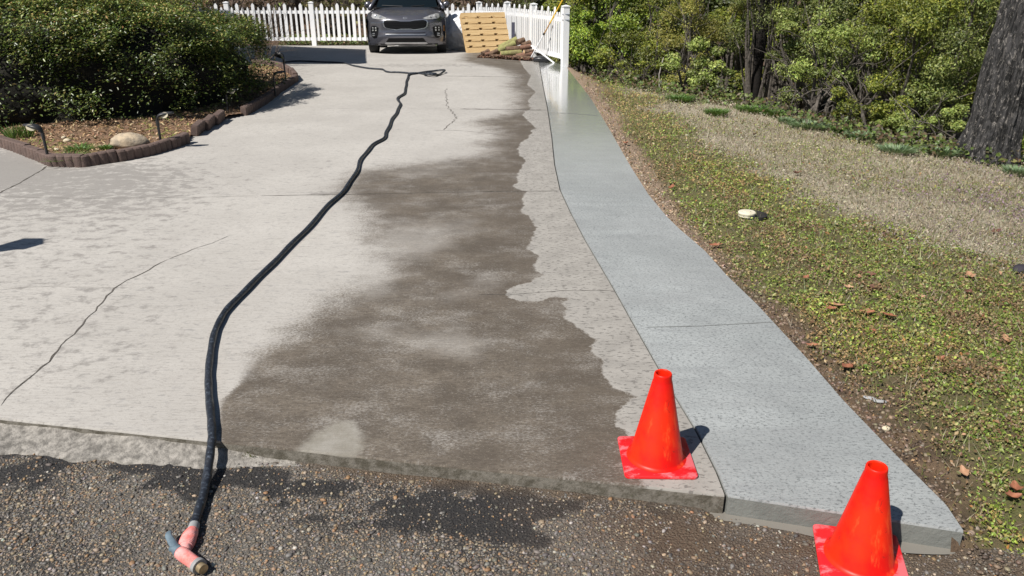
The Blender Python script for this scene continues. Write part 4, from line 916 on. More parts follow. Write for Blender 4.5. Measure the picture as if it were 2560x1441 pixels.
sf_ = fence('picket_fence', 'white vinyl picket fence running towards the camera beside the pallet and logs', sp_, 14)
ep = sp_[-1]-sp_[0]
for zz_ in (.93, 1.04):
    b = MB(); b.box((ep.x, ep.y, ep.z+zz_), (.140, .140, .012)); b.build('post_band', m_grv, sf_)
# ------------------------------------------------------------------ pallet
nw = NT('pallet_wood'); g = nw.noise(1, 5, .65, nw.scale((3, 60, 60)))
nw.set(base=nw.mix(nw.mr(g, .35, .65), (0.60, 0.43, 0.22), (0.50, 0.33, 0.15)), rough=.75, normal=nw.bump(g, .3, .004)); m_pal = nw.m
pb = G(1225, 133); pal = thing('wooden_pallet', 'pale yellow wooden pallet leaning on the fence beside the log pile', 'pallet', (pb.x+.0, pb.y+.02, float(slab(pb.x, pb.y))+.01)); pal.rotation_euler = (R(-29), 0, R(22))
PWd, PH_ = 1.14, 1.02
for i in range(7):
    z0 = .005+i*(PH_+.02)/7; hh = .128; x0_ = -PWd/2+random.uniform(-.006, .006); x1_ = x0_+PWd; b = MB(); out = [(x0_, z0)]
    if i > 0:
        for nx in (-PWd/2+.07, -.17, .20): out += [(nx-.01, z0), (nx, z0+.034), (nx+.085, z0+.034), (nx+.10, z0)]
    out += [(x1_, z0), (x1_, z0+hh), (x0_, z0+hh)]
    b.prism([(x, z) for x, z in out], -.009, .009, Matrix.Rotation(R(90), 4, 'X')); b.build('deck_board', m_pal, pal)
for x in (-PWd/2+.025, -.17, .19, PWd/2-.025):
    b = MB(); b.box((x, .055, PH_/2), (.04, .09, PH_)); b.build('stringer', m_pal, pal)
for i in range(7):
    b = MB(); b.box((0, .110, .01+i*(PH_-.02)/6.6), (PWd, .018, .142)); b.build('back_board', m_pal, pal)
# ------------------------------------------------------------------ plastic bag heap
nbg = NT('bag_plastic'); nbg.set(base=nbg.mix(nbg.mr(nbg.noise(6, 4), .35, .65), (0.86, 0.87, 0.89), (0.68, 0.70, 0.74)), rough=.25, spec=.6, normal=nbg.bump(nbg.noise(9, 5, .6, None, 1.2), .9, .05)); m_bag = nbg.m
pg = G(1140, 128); bm = bmesh.new(); bmesh.ops.create_icosphere(bm, subdivisions=6, radius=1)
for v in bm.verts:
    c = v.co.copy(); f = 1+.30*(float(fbm(c.x*1.6+3, c.y*1.6, c.z*1.6, 91))-.5)+.16*(abs(float(fbm(c.x*4, c.y*4, c.z*4, 92))-.5))
    z = c.z*.50*f+.40; wd_ = 1.0+.25*(1-min(1, max(0, z/.8)))
    v.co = Vector((c.x*.42*f*wd_, c.y*.40*f, max(z, .0)))
me = bpy.data.meshes.new('plastic_bag'); bm.to_mesh(me); bm.free(); me.materials.append(m_bag); me.polygons.foreach_set('use_smooth', [True]*len(me.polygons))
bag = link(bpy.data.objects.new('plastic_bag', me)); bag.location = (pg.x+.06, pg.y+.55, pg.z); tag(bag, 'large crumpled whitish plastic bag slumped between car and pallet', 'plastic bag')
# ------------------------------------------------------------------ logs
m_bark = mat('log_bark', (0.22, 0.14, 0.09), (0.09, 0.055, 0.035), 18, .95, bump=1, bsc=40)
m_moss = mat('mossy_bark', (0.30, 0.30, 0.11), (0.20, 0.17, 0.08), 12, .9, bump=.8, bsc=40)
m_endp = mat('cut_wood', (0.66, 0.50, 0.29), (0.5, 0.34, 0.17), 14, .8); m_endd = mat('dark_cut_wood', (0.12, 0.07, 0.045), (0.05, 0.03, 0.02), 14, .9); m_rust = mat('red_wood', (0.25, 0.13, 0.085), (0.14, 0.08, 0.055), 14, .9)
def log(a, b2, r, bark, end, label):
    a, b2 = Vector(a), Vector(b2); o0_ = (a+b2)/2; n_ = 14; b = MB(); d = (b2-a); u_ = d.normalized(); s1 = u_.cross(Vector((0, 0, 1))).normalized(); s2 = s1.cross(u_); K = 7
    sd_ = random.random()*50; vs = []
    for i in range(K):
        for j in range(n_):
            t_ = 6.283*j/n_; rr3 = r*(1+.22*(float(vn(j*.8+sd_, i*.6, 0, 3))-.5)); vs.append(a+d*(i/(K-1))-o0_+(s1*math.cos(t_)+s2*math.sin(t_))*rr3)
    b.add(vs, [(i*n_+j, i*n_+(j+1) % n_, (i+1)*n_+(j+1) % n_, (i+1)*n_+j) for i in range(K-1) for j in range(n_)])
    t = thing('log', label, 'log', o0_, 0, 'cut logs piled beside the pallet'); b.build('bark', bark, t, ang=60)
    for e_ in (0, K-1):
        b = MB(); c_ = (b2 if e_ else a)-o0_+u_*(.002 if e_ else -.002); ring = [vs[e_*n_+j]+u_*(.002 if e_ else -.002) for j in range(n_)]
        b.add([c_]+ring, [(0, 1+j, 1+(j+1) % n_) for j in range(n_)]); b.build('cut_end', end, t)
    return t
def LP(a, c, h=.06, dy=0):                    # point at height h above the slab on the view line of (a, c)
    q = G(a, c, slab, h); return Vector((q.x, q.y+dy, q.z))
Z0 = lambda q: float(slab(q.x, q.y))
L_ = [((1248, 125, .20), (1292, 104, .42), .075, m_moss, m_endp, 'thick mossy green log with pale cut end, top of the pile'),
      ((1240, 128, .13), (1288, 112, .34), .07, m_moss, m_endp, 'mossy green log just under the topmost one'),
      ((1252, 135, .10), (1303, 125, .17), .062, m_moss, m_endp, 'long greenish log low in the pile, pale split end facing right'),
      ((1293, 108, .36), (1310, 101, .42), .065, m_bark, m_endd, 'dark ended log at the very top right of the pile'),
      ((1305, 112, .3), (1325, 103, .38), .06, m_bark, m_endd, 'short dark log sticking up at the right of the pile top'),
      ((1298, 120, .25), (1328, 114, .3), .058, m_rust, m_endd, 'reddish log half way up the right of the pile'),
      ((1290, 136, .07), (1330, 130, .15), .06, m_rust, m_bark, 'reddish brown log near the ground at the right'),
      ((1282, 141, .05), (1325, 143, .05), .055, m_bark, m_endd, 'dark brown log lying on the ground at the lower right'),
      ((1205, 126, .08), (1222, 120, .14), .05, m_bark, m_endd, 'small dark log stub at the left end of the pile'),
      ((1212, 132, .06), (1236, 124, .12), .045, m_rust, m_bark, 'small reddish log in front of the pallet foot'),
      ((1222, 134, .06), (1244, 122, .16), .05, m_bark, m_endd, 'black ended log between pallet and the mossy logs'),
      ((1228, 138, .04), (1262, 138, .05), .042, m_bark, m_rust, 'thin brown log lying flat before the mossy logs'),
      ((1262, 141, .04), (1300, 139, .04), .042, m_rust, m_endd, 'thin red brown log at the front foot of the pile'),
      ((1310, 127, .18), (1334, 124, .2), .05, m_bark, m_endp, 'short brown log with pale end at the right edge'),
      ((1265, 122, .2), (1310, 116, .26), .06, m_bark, m_endd, 'brown log wedged behind the mossy ones')]
for (a0, c0, h0), (a1, c1_, h1), r_, bk, en, lb in L_:
    A1, B1 = LP(a0, c0, h0), LP(a1, c1_, h1)
    m_y = 18.15-0.8*(0.42-max(h0, h1))
    A1.y = m_y-.05; B1.y = m_y+.05
    for q, a_, h_ in ((A1, a0, h0), (B1, a1, h1)):
        q.z = Z0(q)+max(h_, r_*.9); Zq = q.y*math.cos(PITCH)+(CAMH-q.z)*math.sin(PITCH); q.x = (a_-1280)/F*Zq
    log(A1, B1, r_, bk, en, lb)
N = 2600; xv = RNG.normal(0, .30, N)+(-.05); yv = 17.75+RNG.random(N)**1.5*.7; q = np.abs(xv) < .66; xv, yv = xv[q]-.1, yv[q]; n = len(xv)
o = leaves('bark_litter', np.stack([xv, yv, slab(xv, yv)+.01+RNG.random(n)*.05*ss(17.3, 17.8, yv)*ss(.8, .3, np.abs(xv))], 1), np.tile([[0, -.3, .9]], (n, 1)), RNG.uniform(.04, .10, n), palette(n, [(0.2, 0.10, 0.07), (0.13, 0.075, 0.055), (0.3, 0.19, 0.13), (0.05, 0.035, 0.03)], [3, 3, 2, 2], .2), m_dryleaf, aspect=.5, jitter=.6)
tag(o, 'reddish bark chips and dead leaves scattered round the log pile', 'bark litter', kind='stuff')
b = MB(); b.box((0, 0, .2), (.075, .05, .42)); q = LP(1283, 95, .3); o = b.build('dark_stake', mat('dark_metal', (0.09, 0.09, 0.13), None, 8, .5)); o.location = (float((1283-1280)/F*18), 18.9, Z0(Vector((0, 18.9, 0)))+.35)
tag(o, 'short dark stake standing upright against the side fence behind the logs', 'stake')
# broom leaning on the fence
bb_ = G(1326, 152); bt = Vector((0, 0, 0)); yb2 = 17.2
bt = Vector(((1407-1280)/F*(yb2*math.cos(PITCH)+.5*math.sin(PITCH)), yb2, CAMH+ray(1407, 0)[2]/ray(1407, 0)[1]*yb2))
br = thing('push_broom', 'long handled push broom, white and yellow pole, leaning on the fence end', 'broom', (bb_.x, bb_.y, bb_.z))
A0 = Vector((0, 0, .04)); top_ = (bt-bb_); dv_ = (top_-A0)
b = MB(); b.tube([A0, A0+dv_*.44], .0165, 10); b.build('lower_handle', m_vinyl, br, ang=40)
b = MB(); b.tube([A0+dv_*.425, A0+dv_*.455], .024, 10); b.build('clamp', m_blk, br, ang=40)
b = MB(); b.tube([A0+dv_*.44, A0+dv_*.62, A0+dv_*.64], [.014, .014, .014], 10); b.build('bare_section', mat('orange_pole', (0.55, 0.33, 0.10), (0.45, 0.25, 0.12), 8, .5), br, ang=40)
b = MB(); b.tube([A0+dv_*.62, A0+dv_*1.12], .0165, 10); b.build('upper_handle', mat('yellow_pole', (0.85, 0.55, 0.04), (0.8, 0.5, 0.04), 8, .4), br, ang=40)
b = MB(); b.box((0, 0, .045), (.26, .07, .03), Matrix.Rotation(R(-25), 4, 'Z'), .004); b.build('head_block', mat('broom_wood', (0.28, 0.15, 0.1), (0.15, 0.09, 0.07), 9, .8), br)
b = MB()
for i in range(160):
    a_ = RNG.uniform(-.125, .125); c_ = RNG.uniform(-.03, .03); p1 = Matrix.Rotation(R(-25), 3, 'Z') @ Vector((a_, c_, .035)); p2 = p1+Vector((random.gauss(0, .01), random.gauss(0, .01), -.034)); b.tube([p1, p2], .002, 3, cap=False)
b.build('bristles', m_blk, br)
pA, pB = G(1328, 121, slab, .16), G(1386, 158)
b = MB(); pA.y = 17.9; Zq = pA.y*math.cos(PITCH)+1.7*math.sin(PITCH); pA.x = (1328-1280)/F*Zq; pA.z = Z0(pA)+.33
u_ = (pA-pB); M_ = Matrix.Translation((pA+pB)/2) @ u_.to_track_quat('X', 'Z').to_matrix().to_4x4(); 
vs_ = MB().box((0, 0, 0), (u_.length, .045, .02)).v; b.add([M_ @ Vector(v) for v in vs_], [(0, 1, 3, 2), (4, 6, 7, 5), (0, 4, 5, 1), (2, 3, 7, 6), (0, 2, 6, 4), (1, 5, 7, 3)])
tag(b.build('fence_rail_offcut', m_vinyl), 'loose white fence rail lying slanted from the logs to the path', 'rail')
bm = bmesh.new(); bmesh.ops.create_icosphere(bm, subdivisions=3, radius=1)
for v in bm.verts:
    c = v.co; f = 1+.5*(float(fbm(c.x*2, c.y*2, c.z*2, 95))-.5); v.co = Vector((c.x*.20*f, c.y*.14*f, max(0, c.z*.09*f+.05)))
me = bpy.data.meshes.new('black_bag'); bm.to_mesh(me); bm.free(); me.materials.append(mat('black_film', (0.02, 0.02, 0.022), None, 9, .35)); me.polygons.foreach_set('use_smooth', [True]*len(me.polygons))
o = link(bpy.data.objects.new('black_bag', me)); o.location = onz(.66, 17.75); tag(o, 'crumpled black plastic sack on the ground under the side fence', 'sack')
# ------------------------------------------------------------------ drain cap in the lawn
pc = G(1866, 544, lawnz); dc = thing('drain_cap', 'round cream drain cap on a dark pipe end sunk in the lawn', 'drain cap', (pc.x, pc.y, float(lawnz(pc.x, pc.y))+.012))
m_cream = mat('cream_pvc', (0.74, 0.69, 0.55), (0.62, 0.56, 0.42), 14, .45)
b = MB(); b.lathe([(.062, 0), (.062, .018), (.066, .020), (.066, .030), (.060, .035), (.001, .036)], 28); b.build('cap', m_cream, dc, ang=35)
b = MB(); b.lathe([(.030, .035), (.030, .040), (.001, .0405)], 6); b.build('wrench_nut', m_cream, dc, ang=35)
b = MB(); M_ = Matrix.Translation((.062, .02, -.012)); b.lathe([(.10, -.03), (.10, 0), (.10, .022), (.09, .024), (.088, .006), (.001, .004)], 28, M_); b.build('pipe_collar', mat('pit_black', (0.03, 0.028, 0.027), None, 9, .7), dc, ang=40)
# fallen brown leaves and oddments on the grass
def fallen(loc, L, rz, tilt, curl, m, label):
    b = MB(); nu_, nv_ = 9, 5
    def fn(u, v):
        wd_ = L*.26*math.sin(math.pi*min(.98, max(.02, u))**.85)*(1+.25*math.sin(u*16)); y = (v-.5)*2*wd_; x = (u-.5)*L
        return (x, y, curl*((u-.5)**2)*L*1.6+abs(v-.5)*wd_*1.3*curl*2)
    b.grid(fn, nu_, nv_); o = b.build('fallen_leaf', m, None, smooth=True); o.location = loc; o.rotation_euler = (tilt, R(random.uniform(-12, 12)), rz)
    return tag(o, label, 'dead leaf', 'brown leaves fallen on the lawn')
m_fl = [mat('brown_leaf', (0.36, 0.15, 0.08), (0.24, 0.09, 0.05), 40, .6), mat('tan_leaf', (0.46, 0.27, 0.16), (0.34, 0.18, 0.1), 40, .6), mat('dark_leaf', (0.17, 0.07, 0.045), (0.1, 0.045, 0.03), 40, .6)]
FLV = [(2168, 690, 'large dark brown leaf crumpled in the middle of the lawn', 2, .09), (2145, 693, 'tan leaf lying against a darker one mid lawn', 1, .06), (2175, 720, 'dark red leaf just below the crumpled middle leaves', 2, .07), (2425, 693, 'big smooth orange tan leaf near the right side', 1, .09), (2220, 790, 'reddish pointed leaf standing up, mid right of the lawn', 0, .08), (2168, 783, 'reddish flat leaf left of the standing one', 0, .07), (2090, 765, 'long tan brown leaf left in the lawn middle', 1, .09), (2075, 772, 'short red brown leaf touching a longer tan one', 0, .06), (2180, 828, 'small brown leaf below the reddish pair', 0, .05), (2030, 865, 'red leaf near the path beside the bare soil', 0, .05), (2118, 920, 'slim orange brown leaf close to the path', 0, .08), (2490, 580, 'brown leaf high at the right of the lawn', 2, .08), (2455, 795, 'round russet leaf at the right of the lawn', 0, .06), (2515, 850, 'pale orange leaf upright near the right edge', 1, .07), (2420, 735, 'dark leaf half buried below the big tan leaf', 2, .07), (2015, 695, 'small brown leaf nearest the drain cap side', 0, .05), (1992, 435, 'single dark curled leaf in the upper lawn', 2, .09), (1885, 338, 'long brown leaf lying in the dry upper grass', 2, .12), (2537, 1225, 'shiny russet leaf at the lower right edge', 0, .07), (2410, 1182, 'pinkish brown leaf on the soil near the path tip', 1, .05), (2120, 720, 'small tan leaf left of the dark red one', 1, .05), (1680, 470, 'brown leaf on sandy soil beside the path', 0, .09), (1790, 615, 'reddish leaf at the soil edge right of the path', 0, .08), (2500, 930, 'faded tan leaf low at the right', 1, .06), (1565, 360, 'bright red leaf on the soil beside the path bend', 0, .08), (2530, 1245, 'dull red leaf under the shiny one at lower right', 0, .06), (2350, 900, 'mid brown leaf in the lower lawn', 0, .05), (2300, 745, 'light brown leaf between two darker ones', 1, .05)]
for i, (a, c, lb, mi_, L) in enumerate(FLV):
    q = G(a, c, lambda x, y: lawnz(x, y)+.02); fallen((q.x, q.y, float(terrain(q.x, q.y))+.022), L*1.15, random.random()*3.1, R(random.uniform(-25, 10)), random.uniform(.2, .6), m_fl[mi_], lb)
q = G(2215, 1075, lawnz); rock('pebble', 'pale tan stone on the soil right of the path tip', (q.x, q.y, float(terrain(q.x, q.y))), (.017, .014, .011), m_pale, 0, 31)
q = G(2140, 1005, lawnz)
for i, (a, c, lb) in enumerate([(2175, 1000, 'grey mortar crumb lying on bare soil by the path, upper one'), (2200, 1008, 'grey mortar crumb lying on bare soil by the path, right one')]):
    q = G(a, c, lawnz); rock('mortar_crumb', lb, (q.x, q.y, float(terrain(q.x, q.y))+.004), (.028, .012, .007), m_greyp, R(-30+20*i), 41+i, 'grey mortar crumbs on the soil')
q = G(2552, 684, lawnz); o = rock('dark_stone', 'dark purple black lump at the right edge of the lawn', (q.x, q.y, float(terrain(q.x, q.y))+.005), (.06, .045, .035), mat('blackish', (0.03, 0.025, 0.035), None, 9, .8), 0, 47)
for i, (a, c, rd, lb) in enumerate([(2020, 322, .26, 'blue green grass tuft, biggest, at the lawn top before the dark stems'), (1965, 312, .10, 'small blue green grass tuft left of the biggest one'), (2150, 350, .18, 'blue green grass tuft right of the biggest one'), (2185, 347, .12, 'little grass tuft touching the one beside it on the right'), (1880, 282, .22, 'flat green grass patch at the wood edge'), (1935, 292, .2, 'green grass patch under the fallen branches at the wood edge'), (1790, 290, .16, 'thin dark green tuft in the dry grass'), (2350, 390, .2, 'grass tuft left of the big tree foot'), (2540, 440, .14, 'grass tuft right of the big tree foot'), (2095, 335, .1, 'tiny tuft midway along the wood edge'), (2240, 385, .2, 'faint bluish tuft in the dry grass mid right'), (1700, 255, .2, 'low green tuft at the wood edge near the fence')]):
    q = G(a, c, lawnz); tuft('grass_tuft', lb, 'grass tuft', (q.x, q.y, float(terrain(q.x, q.y))), rd, .10, int(500*rd/.15), BLG if i < 4 or i in (7, 8, 10) else GRN, 'grass tufts along the top of the lawn', .35, .006)
# ------------------------------------------------------------------ big tree
def atD(px, y, z):                              # x so that the point at depth y, height z lies on photo column px
    return (px-1280)/F*(y*math.cos(PITCH)+(CAMH-z)*math.sin(PITCH))
TB = G(2464, 402, lambda x, y: terrain(x, y)); print('tree base', TB)
Zt = TB.y*math.cos(PITCH)+(CAMH-TB.z)*math.sin(PITCH); tr_ = 134*Zt/F/2
nb_ = NT('oak_bark'); stc = nb_.scale((22, 22, 6)); v1 = nb_.noise(1, 6, .7, stc, .6); fl = nb_.noise(1, 6, .8, nb_.scale((34, 34, 15)), .8)
c = nb_.mix(nb_.mr(v1, .40, .62), (0.006, 0.006, 0.006), (0.075, 0.072, 0.072)); c = nb_.mix(nb_.mr(fl, .53, .64, 0, .85), c, (0.36, 0.33, 0.30))
nb_.set(base=c, rough=.95, normal=nb_.bump(nb_.math('ADD', v1, nb_.math('MULTIPLY', fl, .5)), 1.0, .05)); m_oak = nb_.m
tree = thing('oak_tree', 'big dark barked tree trunk with furrowed flecked bark at the lawn edge', 'tree', TB)
def trunkfn(u, v):
    th = u*2*math.pi; z = -.35+v*7.5
    r = tr_*(0.90+.24*math.exp(-max(0, z)/.2)-.035*z+0.10*math.exp(-max(0, z)/.3)*math.sin(th*5+1))
    r += .045*(abs(float(vn(math.cos(th)*6+4, math.sin(th)*6+4, z*1.1, 101))-.5)*2-.4)+.022*(float(fbm(math.cos(th)*14+9, math.sin(th)*14+9, z*4.5, 102))-.5)*2
    return (r*math.cos(th)+.06*z, r*math.sin(th)+.02*z, z)
b = MB(); b.grid(trunkfn, 181, 260); b.build('trunk', m_oak, tree, smooth=True)
b = MB(); lm = []
for i in range(9):
    a = i*0.7*2.4; z = 5.2+i*.22; p0 = Vector((.06*z, .02*z, z)); d = Vector((math.cos(a), math.sin(a), .55+.2*random.random())).normalized(); q = p0.copy(); pts = [q.copy()]
    for j in range(6): d = (d+Vector((random.gauss(0, .15), random.gauss(0, .15), .05))).normalized(); q = q+d*.6; pts.append(q.copy())
    b.tube(pts, [.13-.018*j for j in range(7)], 8); lm.append(pts)
b.build('limbs', m_oak, tree, smooth=True)
# ------------------------------------------------------------------ woods
m_trk = mat('thin_bark', (0.15, 0.13, 0.11), (0.05, 0.043, 0.036), 20, .95, bump=.8, bsc=30); m_trkl = mat('pale_bark', (0.34, 0.31, 0.28), (0.2, 0.18, 0.16), 14, .9)
PALS = {'olive': [(0.115, 0.145, 0.022), (0.175, 0.20, 0.03), (0.07, 0.095, 0.018), (0.23, 0.25, 0.05)], 'lime': [(0.19, 0.27, 0.03), (0.13, 0.20, 0.028), (0.26, 0.33, 0.05), (0.09, 0.14, 0.025)],
        'yellow': [(0.24, 0.23, 0.05), (0.17, 0.18, 0.045), (0.30, 0.28, 0.08)], 'grey': [(0.13, 0.165, 0.045), (0.17, 0.21, 0.06), (0.08, 0.11, 0.03), (0.22, 0.25, 0.085)],
        'dark': [(0.05, 0.07, 0.022), (0.08, 0.10, 0.03), (0.035, 0.05, 0.018)], 'pale': [(0.21, 0.27, 0.07), (0.15, 0.20, 0.05), (0.28, 0.33, 0.11)]}
def bush(name, label, cat, px, base_y, depth, w_, h_, N, pal, lsz_, lean=0, clumps=26, trk=m_trk, tr0=.05, lo=.12, asp=.5, twigs=True, stems=3, group='shrubs and trees of the wood beyond the lawn'):
    """px: photo column, depth: metres away; base on the terrain; w_, h_: crown size in metres"""
    lsz = lsz_*.74; N = int(N*1.55); y = depth; x = atD(px, y, 0)
    z = float(terrain(x, y)); x = atD(px, y, z)
    t = thing(name, label, cat, (x, y, z), 0, group); rg2 = np.random.default_rng(int(px*7+depth*13)); rd = random.Random(int(px+depth*10))
    cl = rg2.normal(0, 1, (clumps, 3)); cl /= np.linalg.norm(cl, axis=1)[:, None]; cl *= (rg2.random((clumps, 1))**.45)
    C_ = np.stack([cl[:, 0]*w_*.42+lean*h_*(cl[:, 2]+1)/2, cl[:, 1]*w_*.36, h_*(lo+(1-lo)*(cl[:, 2]+1)/2)], 1)
    k = rg2.integers(0, clumps, N); rc = rg2.uniform(.06, .20, clumps)*(w_+h_)*.5*.58
    d = rg2.normal(0, 1, (N, 3)); d /= np.linalg.norm(d, axis=1)[:, None]; rad = rg2.random(N)**.5
    P_ = C_[k]+d*(rad*rc[k])[:, None]*np.array([1.15, 1.15, .75])
    ok = P_[:, 2] > .02; P_, d, k = P_[ok], d[ok], k[ok]; n = len(P_)
    cv = rg2.uniform(.62, 1.5, clumps)[k][:, None]*np.array([1.12, 1.08, .95])
    col = palette(n, PALS[pal], [3, 3, 2, 2][:len(PALS[pal])], .2, rg2)*cv
    b = MB()
    for s_ in range(stems):
        bx_ = Vector((rd.gauss(0, .12)*w_*.5, rd.gauss(0, .1), -.1))
        for j in range(max(4, clumps//(2*stems))):
            c_ = Vector(C_[rd.randrange(clumps)]); m1 = bx_.lerp(c_, .35)+Vector((rd.gauss(0, .08), rd.gauss(0, .08), h_*.10)); m2 = bx_.lerp(c_, .7)+Vector((rd.gauss(0, .1), rd.gauss(0, .1), h_*.06))
            b.tube([bx_, m1, m2, c_], [tr0, tr0*.62, tr0*.35, tr0*.12], 6, cap=False)
            if twigs:
                if j % 2 == 0:
                    q4 = [m2]; dd4 = (c_-m2).normalized()+Vector((rd.uniform(-.5, .5), -.45, .1))
                    for _k in range(6): dd4 = (dd4.normalized()+Vector((rd.gauss(0, .3), rd.gauss(0, .2), rd.gauss(0, .25)))).normalized(); q4.append(q4[-1]+dd4*(.07+.035*h_))
                    b.tube(q4, [.009, .008, .007, .006, .005, .004, .003], 5, cap=False)
                for _ in range(2): e_ = c_+Vector((rd.gauss(0, .3), rd.gauss(0, .3), rd.gauss(0, .25))); b.tube([m2, m2.lerp(e_, .5)+Vector((0, 0, .06)), e_], [tr0*.2, tr0*.14, tr0*.06], 4, cap=False)
    b.build('stems', trk, t)
    leaves('crown', P_, d*.7+np.array([[-.1, -.2, .5]]), rg2.uniform(.6, 1.35, n)*lsz, col, m_leaf, t, asp, .2, .5, rg2)
    return t
B = bush
B('leafy_shrub', 'bright lime green shrub right beside the white fence end post', 'shrub', 1500, 0, 18.3, 2.3, 3.4, 12000, 'lime', .085, 0, 34)
B('leafy_shrub', 'lime green thicket right of the shrub at the fence end post', 'shrub', 1585, 0, 17.6, 2.0, 3.2, 11000, 'olive', .075, 0, 30)
B('bare_thicket', 'thin brownish twiggy thicket low at the lawn top near the path', 'shrub', 1580, 0, 15.6, 1.4, 1.1, 1500, 'olive', .06, 0, 22, tr0=.018, stems=9)
B('leafy_shrub', 'tall olive green shrub between lime thicket and yellowish cedar', 'shrub', 1650, 0, 16.8, 2.0, 3.6, 10000, 'olive', .07, 0, 28)
B('cedar_tree', 'yellowish green cedar with feathery drooping sprays left of the black trunk', 'tree', 1740, 0, 15.0, 2.0, 3.3, 15000, 'yellow', .055, -.05, 32, asp=.3)
B('leafy_shrub', 'pale leaved low bush at the wood edge left of the black trunk', 'shrub', 1730, 0, 13.6, 1.5, 1.25, 5200, 'pale', .065, 0, 22)
ct = B('cedar_tree', 'dark cedar with straight black trunk in the middle of the wood edge', 'tree', 1868, 0, 14.4, 2.6, 4.6, 16000, 'grey', .055, 0, 34, lo=.30, asp=.3, tr0=.03)
b = MB(); b.tube([(0, 0, -.8), (0, 0, .8), (.05, 0, 2.2), (.1, 0, 4.4)], [.15, .125, .11, .05], 14); b.build('trunk', mat('black_bark', (0.016, 0.012, 0.010), (0.007, 0.006, 0.005), 20, 1, bump=1, bsc=30), ct, smooth=True)
B('leafy_shrub', 'grey green privet bush right of the black trunk', 'shrub', 2000, 0, 13.4, 2.2, 3.3, 13000, 'grey', .06, .02, 30, lo=.25, tr0=.045)
B('leaning_shrub', 'multi stemmed shrub with dark curved leaning stems above the grass tufts', 'shrub', 2040, 0, 11.6, 1.5, 1.9, 3600, 'pale', .055, .10, 20, lo=.4, tr0=.05, stems=4)
B('leafy_shrub', 'wide olive green privet bush left of the big dark trunk', 'shrub', 2200, 0, 11.6, 2.6, 3.2, 17000, 'olive', .055, 0, 36, lo=.10)
B('leafy_shrub', 'tall privet bush just behind the left side of the big dark trunk', 'shrub', 2340, 0, 11.0, 2.2, 3.2, 14000, 'grey', .052, 0, 32, lo=.06)
B('leafy_shrub', 'low spreading green bush under the privet at the wood edge', 'shrub', 2140, 0, 10.9, 1.6, 1.0, 5000, 'olive', .05, 0, 20, lo=.02)
B('leafy_shrub', 'low bright bush close to the left foot of the big tree', 'shrub', 2290, 0, 10.2, 1.4, .85, 4200, 'pale', .048, 0, 18, lo=.02)
B('leafy_shrub', 'yellow green bush seen right of the big dark trunk', 'shrub', 2640, 0, 10.6, 2.4, 3.2, 11000, 'lime', .055, 0, 30, lo=.02)
for i, (px_, dd_, h_, pal_, lb) in enumerate([(1440, 22, 4.2, 'olive', 'tall green tree far behind the white end post'), (1560, 21.5, 4.4, 'lime', 'second row lime tree above the thicket by the path'), (1690, 20.5, 4.5, 'dark', 'dark evergreen in the second row left of the cedar'), (1810, 19.5, 4.5, 'dark', 'dark evergreen in the second row behind the cedar'), (1930, 18.5, 4.6, 'olive', 'olive evergreen in the second row right of the black trunk'), (2060, 17.5, 4.6, 'dark', 'dark evergreen behind the leaning stems'), (2190, 16.5, 4.6, 'olive', 'olive evergreen in the second row behind the wide privet'), (2320, 16, 4.6, 'grey', 'grey green evergreen behind the privet by the big trunk'), (2460, 15, 4.6, 'olive', 'evergreen hidden mostly behind the big dark trunk'), (2620, 14.5, 4.6, 'lime', 'lime green tree behind the far right edge')]):
    B('evergreen_tree', lb, 'tree', px_, 0, dd_, 3.8, h_+4.2, 13000, pal_, .12, 0, 40, tr0=.06, lo=.05, twigs=False)
for px_, dd_, m_, lb, r_ in [(2052, 19.8, m_trkl, 'pale grey slender trunk standing deep in the wood at the top', .10), (1964, 20.5, mat('pink_bark', (0.36, 0.22, 0.17), (0.2, 0.12, 0.09), 14, .9), 'pinkish brown slender trunk deep in the wood at the top', .12), (1642, 14.6, m_trkl, 'thin pale sapling stem at the lawn top left of the pale bush', .018)]:
    x = atD(px_, dd_, 0); z = float(terrain(x, dd_)); x = atD(px_, dd_, 1 if r_ > .05 else z)
    t = thing('slender_tree' if r_ > .05 else 'sapling', lb, 'tree' if r_ > .05 else 'sapling', (x, dd_, z)); b = MB(); H_ = 7.5 if r_ > .05 else 1.0
    b.tube([(0, 0, -.3), (.03, 0, H_*.3), (-.02*H_*.3, 0, H_*.7), (.05, 0, H_)], [r_, r_*.9, r_*.7, r_*.4], 12); b.build('trunk', m_, t, smooth=True)
    if r_ > .05:
        b = MB()
        for j in range(8): a = j*2.4; z0 = H_*(.65+.04*j); b.tube([(0, 0, z0), (math.cos(a)*.6, math.sin(a)*.6, z0+.5), (math.cos(a)*1.3, math.sin(a)*1.3, z0+.8)], [r_*.4, r_*.25, r_*.1], 6)
        b.build('limbs', m_, t)
# leaf litter and creepers at the foot of the wood
N = 13000; a = RNG.uniform(_wa[0]-.01, _wa[-1], N); rr4 = np.interp(a, _wa, _wr)+RNG.uniform(-.12, 2.2, N)**1.0; xv, yv = rr4*np.sin(a), rr4*np.cos(a); k = xv > xe_(yv)+.35; xv, yv = xv[k], yv[k]; n = len(xv)
o = leaves('ivy', np.stack([xv, yv, terrain(xv, yv)+RNG.random(n)**2*.22], 1), np.tile([[0, -.5, .8]], (n, 1)), RNG.uniform(.03, .075, n), palette(n, [(0.09, 0.13, 0.03), (0.15, 0.19, 0.05), (0.13, 0.09, 0.05), (0.07, 0.06, 0.03)], [3, 2, 2, 2], .25), m_leaf, aspect=.7)
tag(o, 'mixed ivy, seedlings and leaf litter along the foot of the wood', 'undergrowth', kind='stuff')
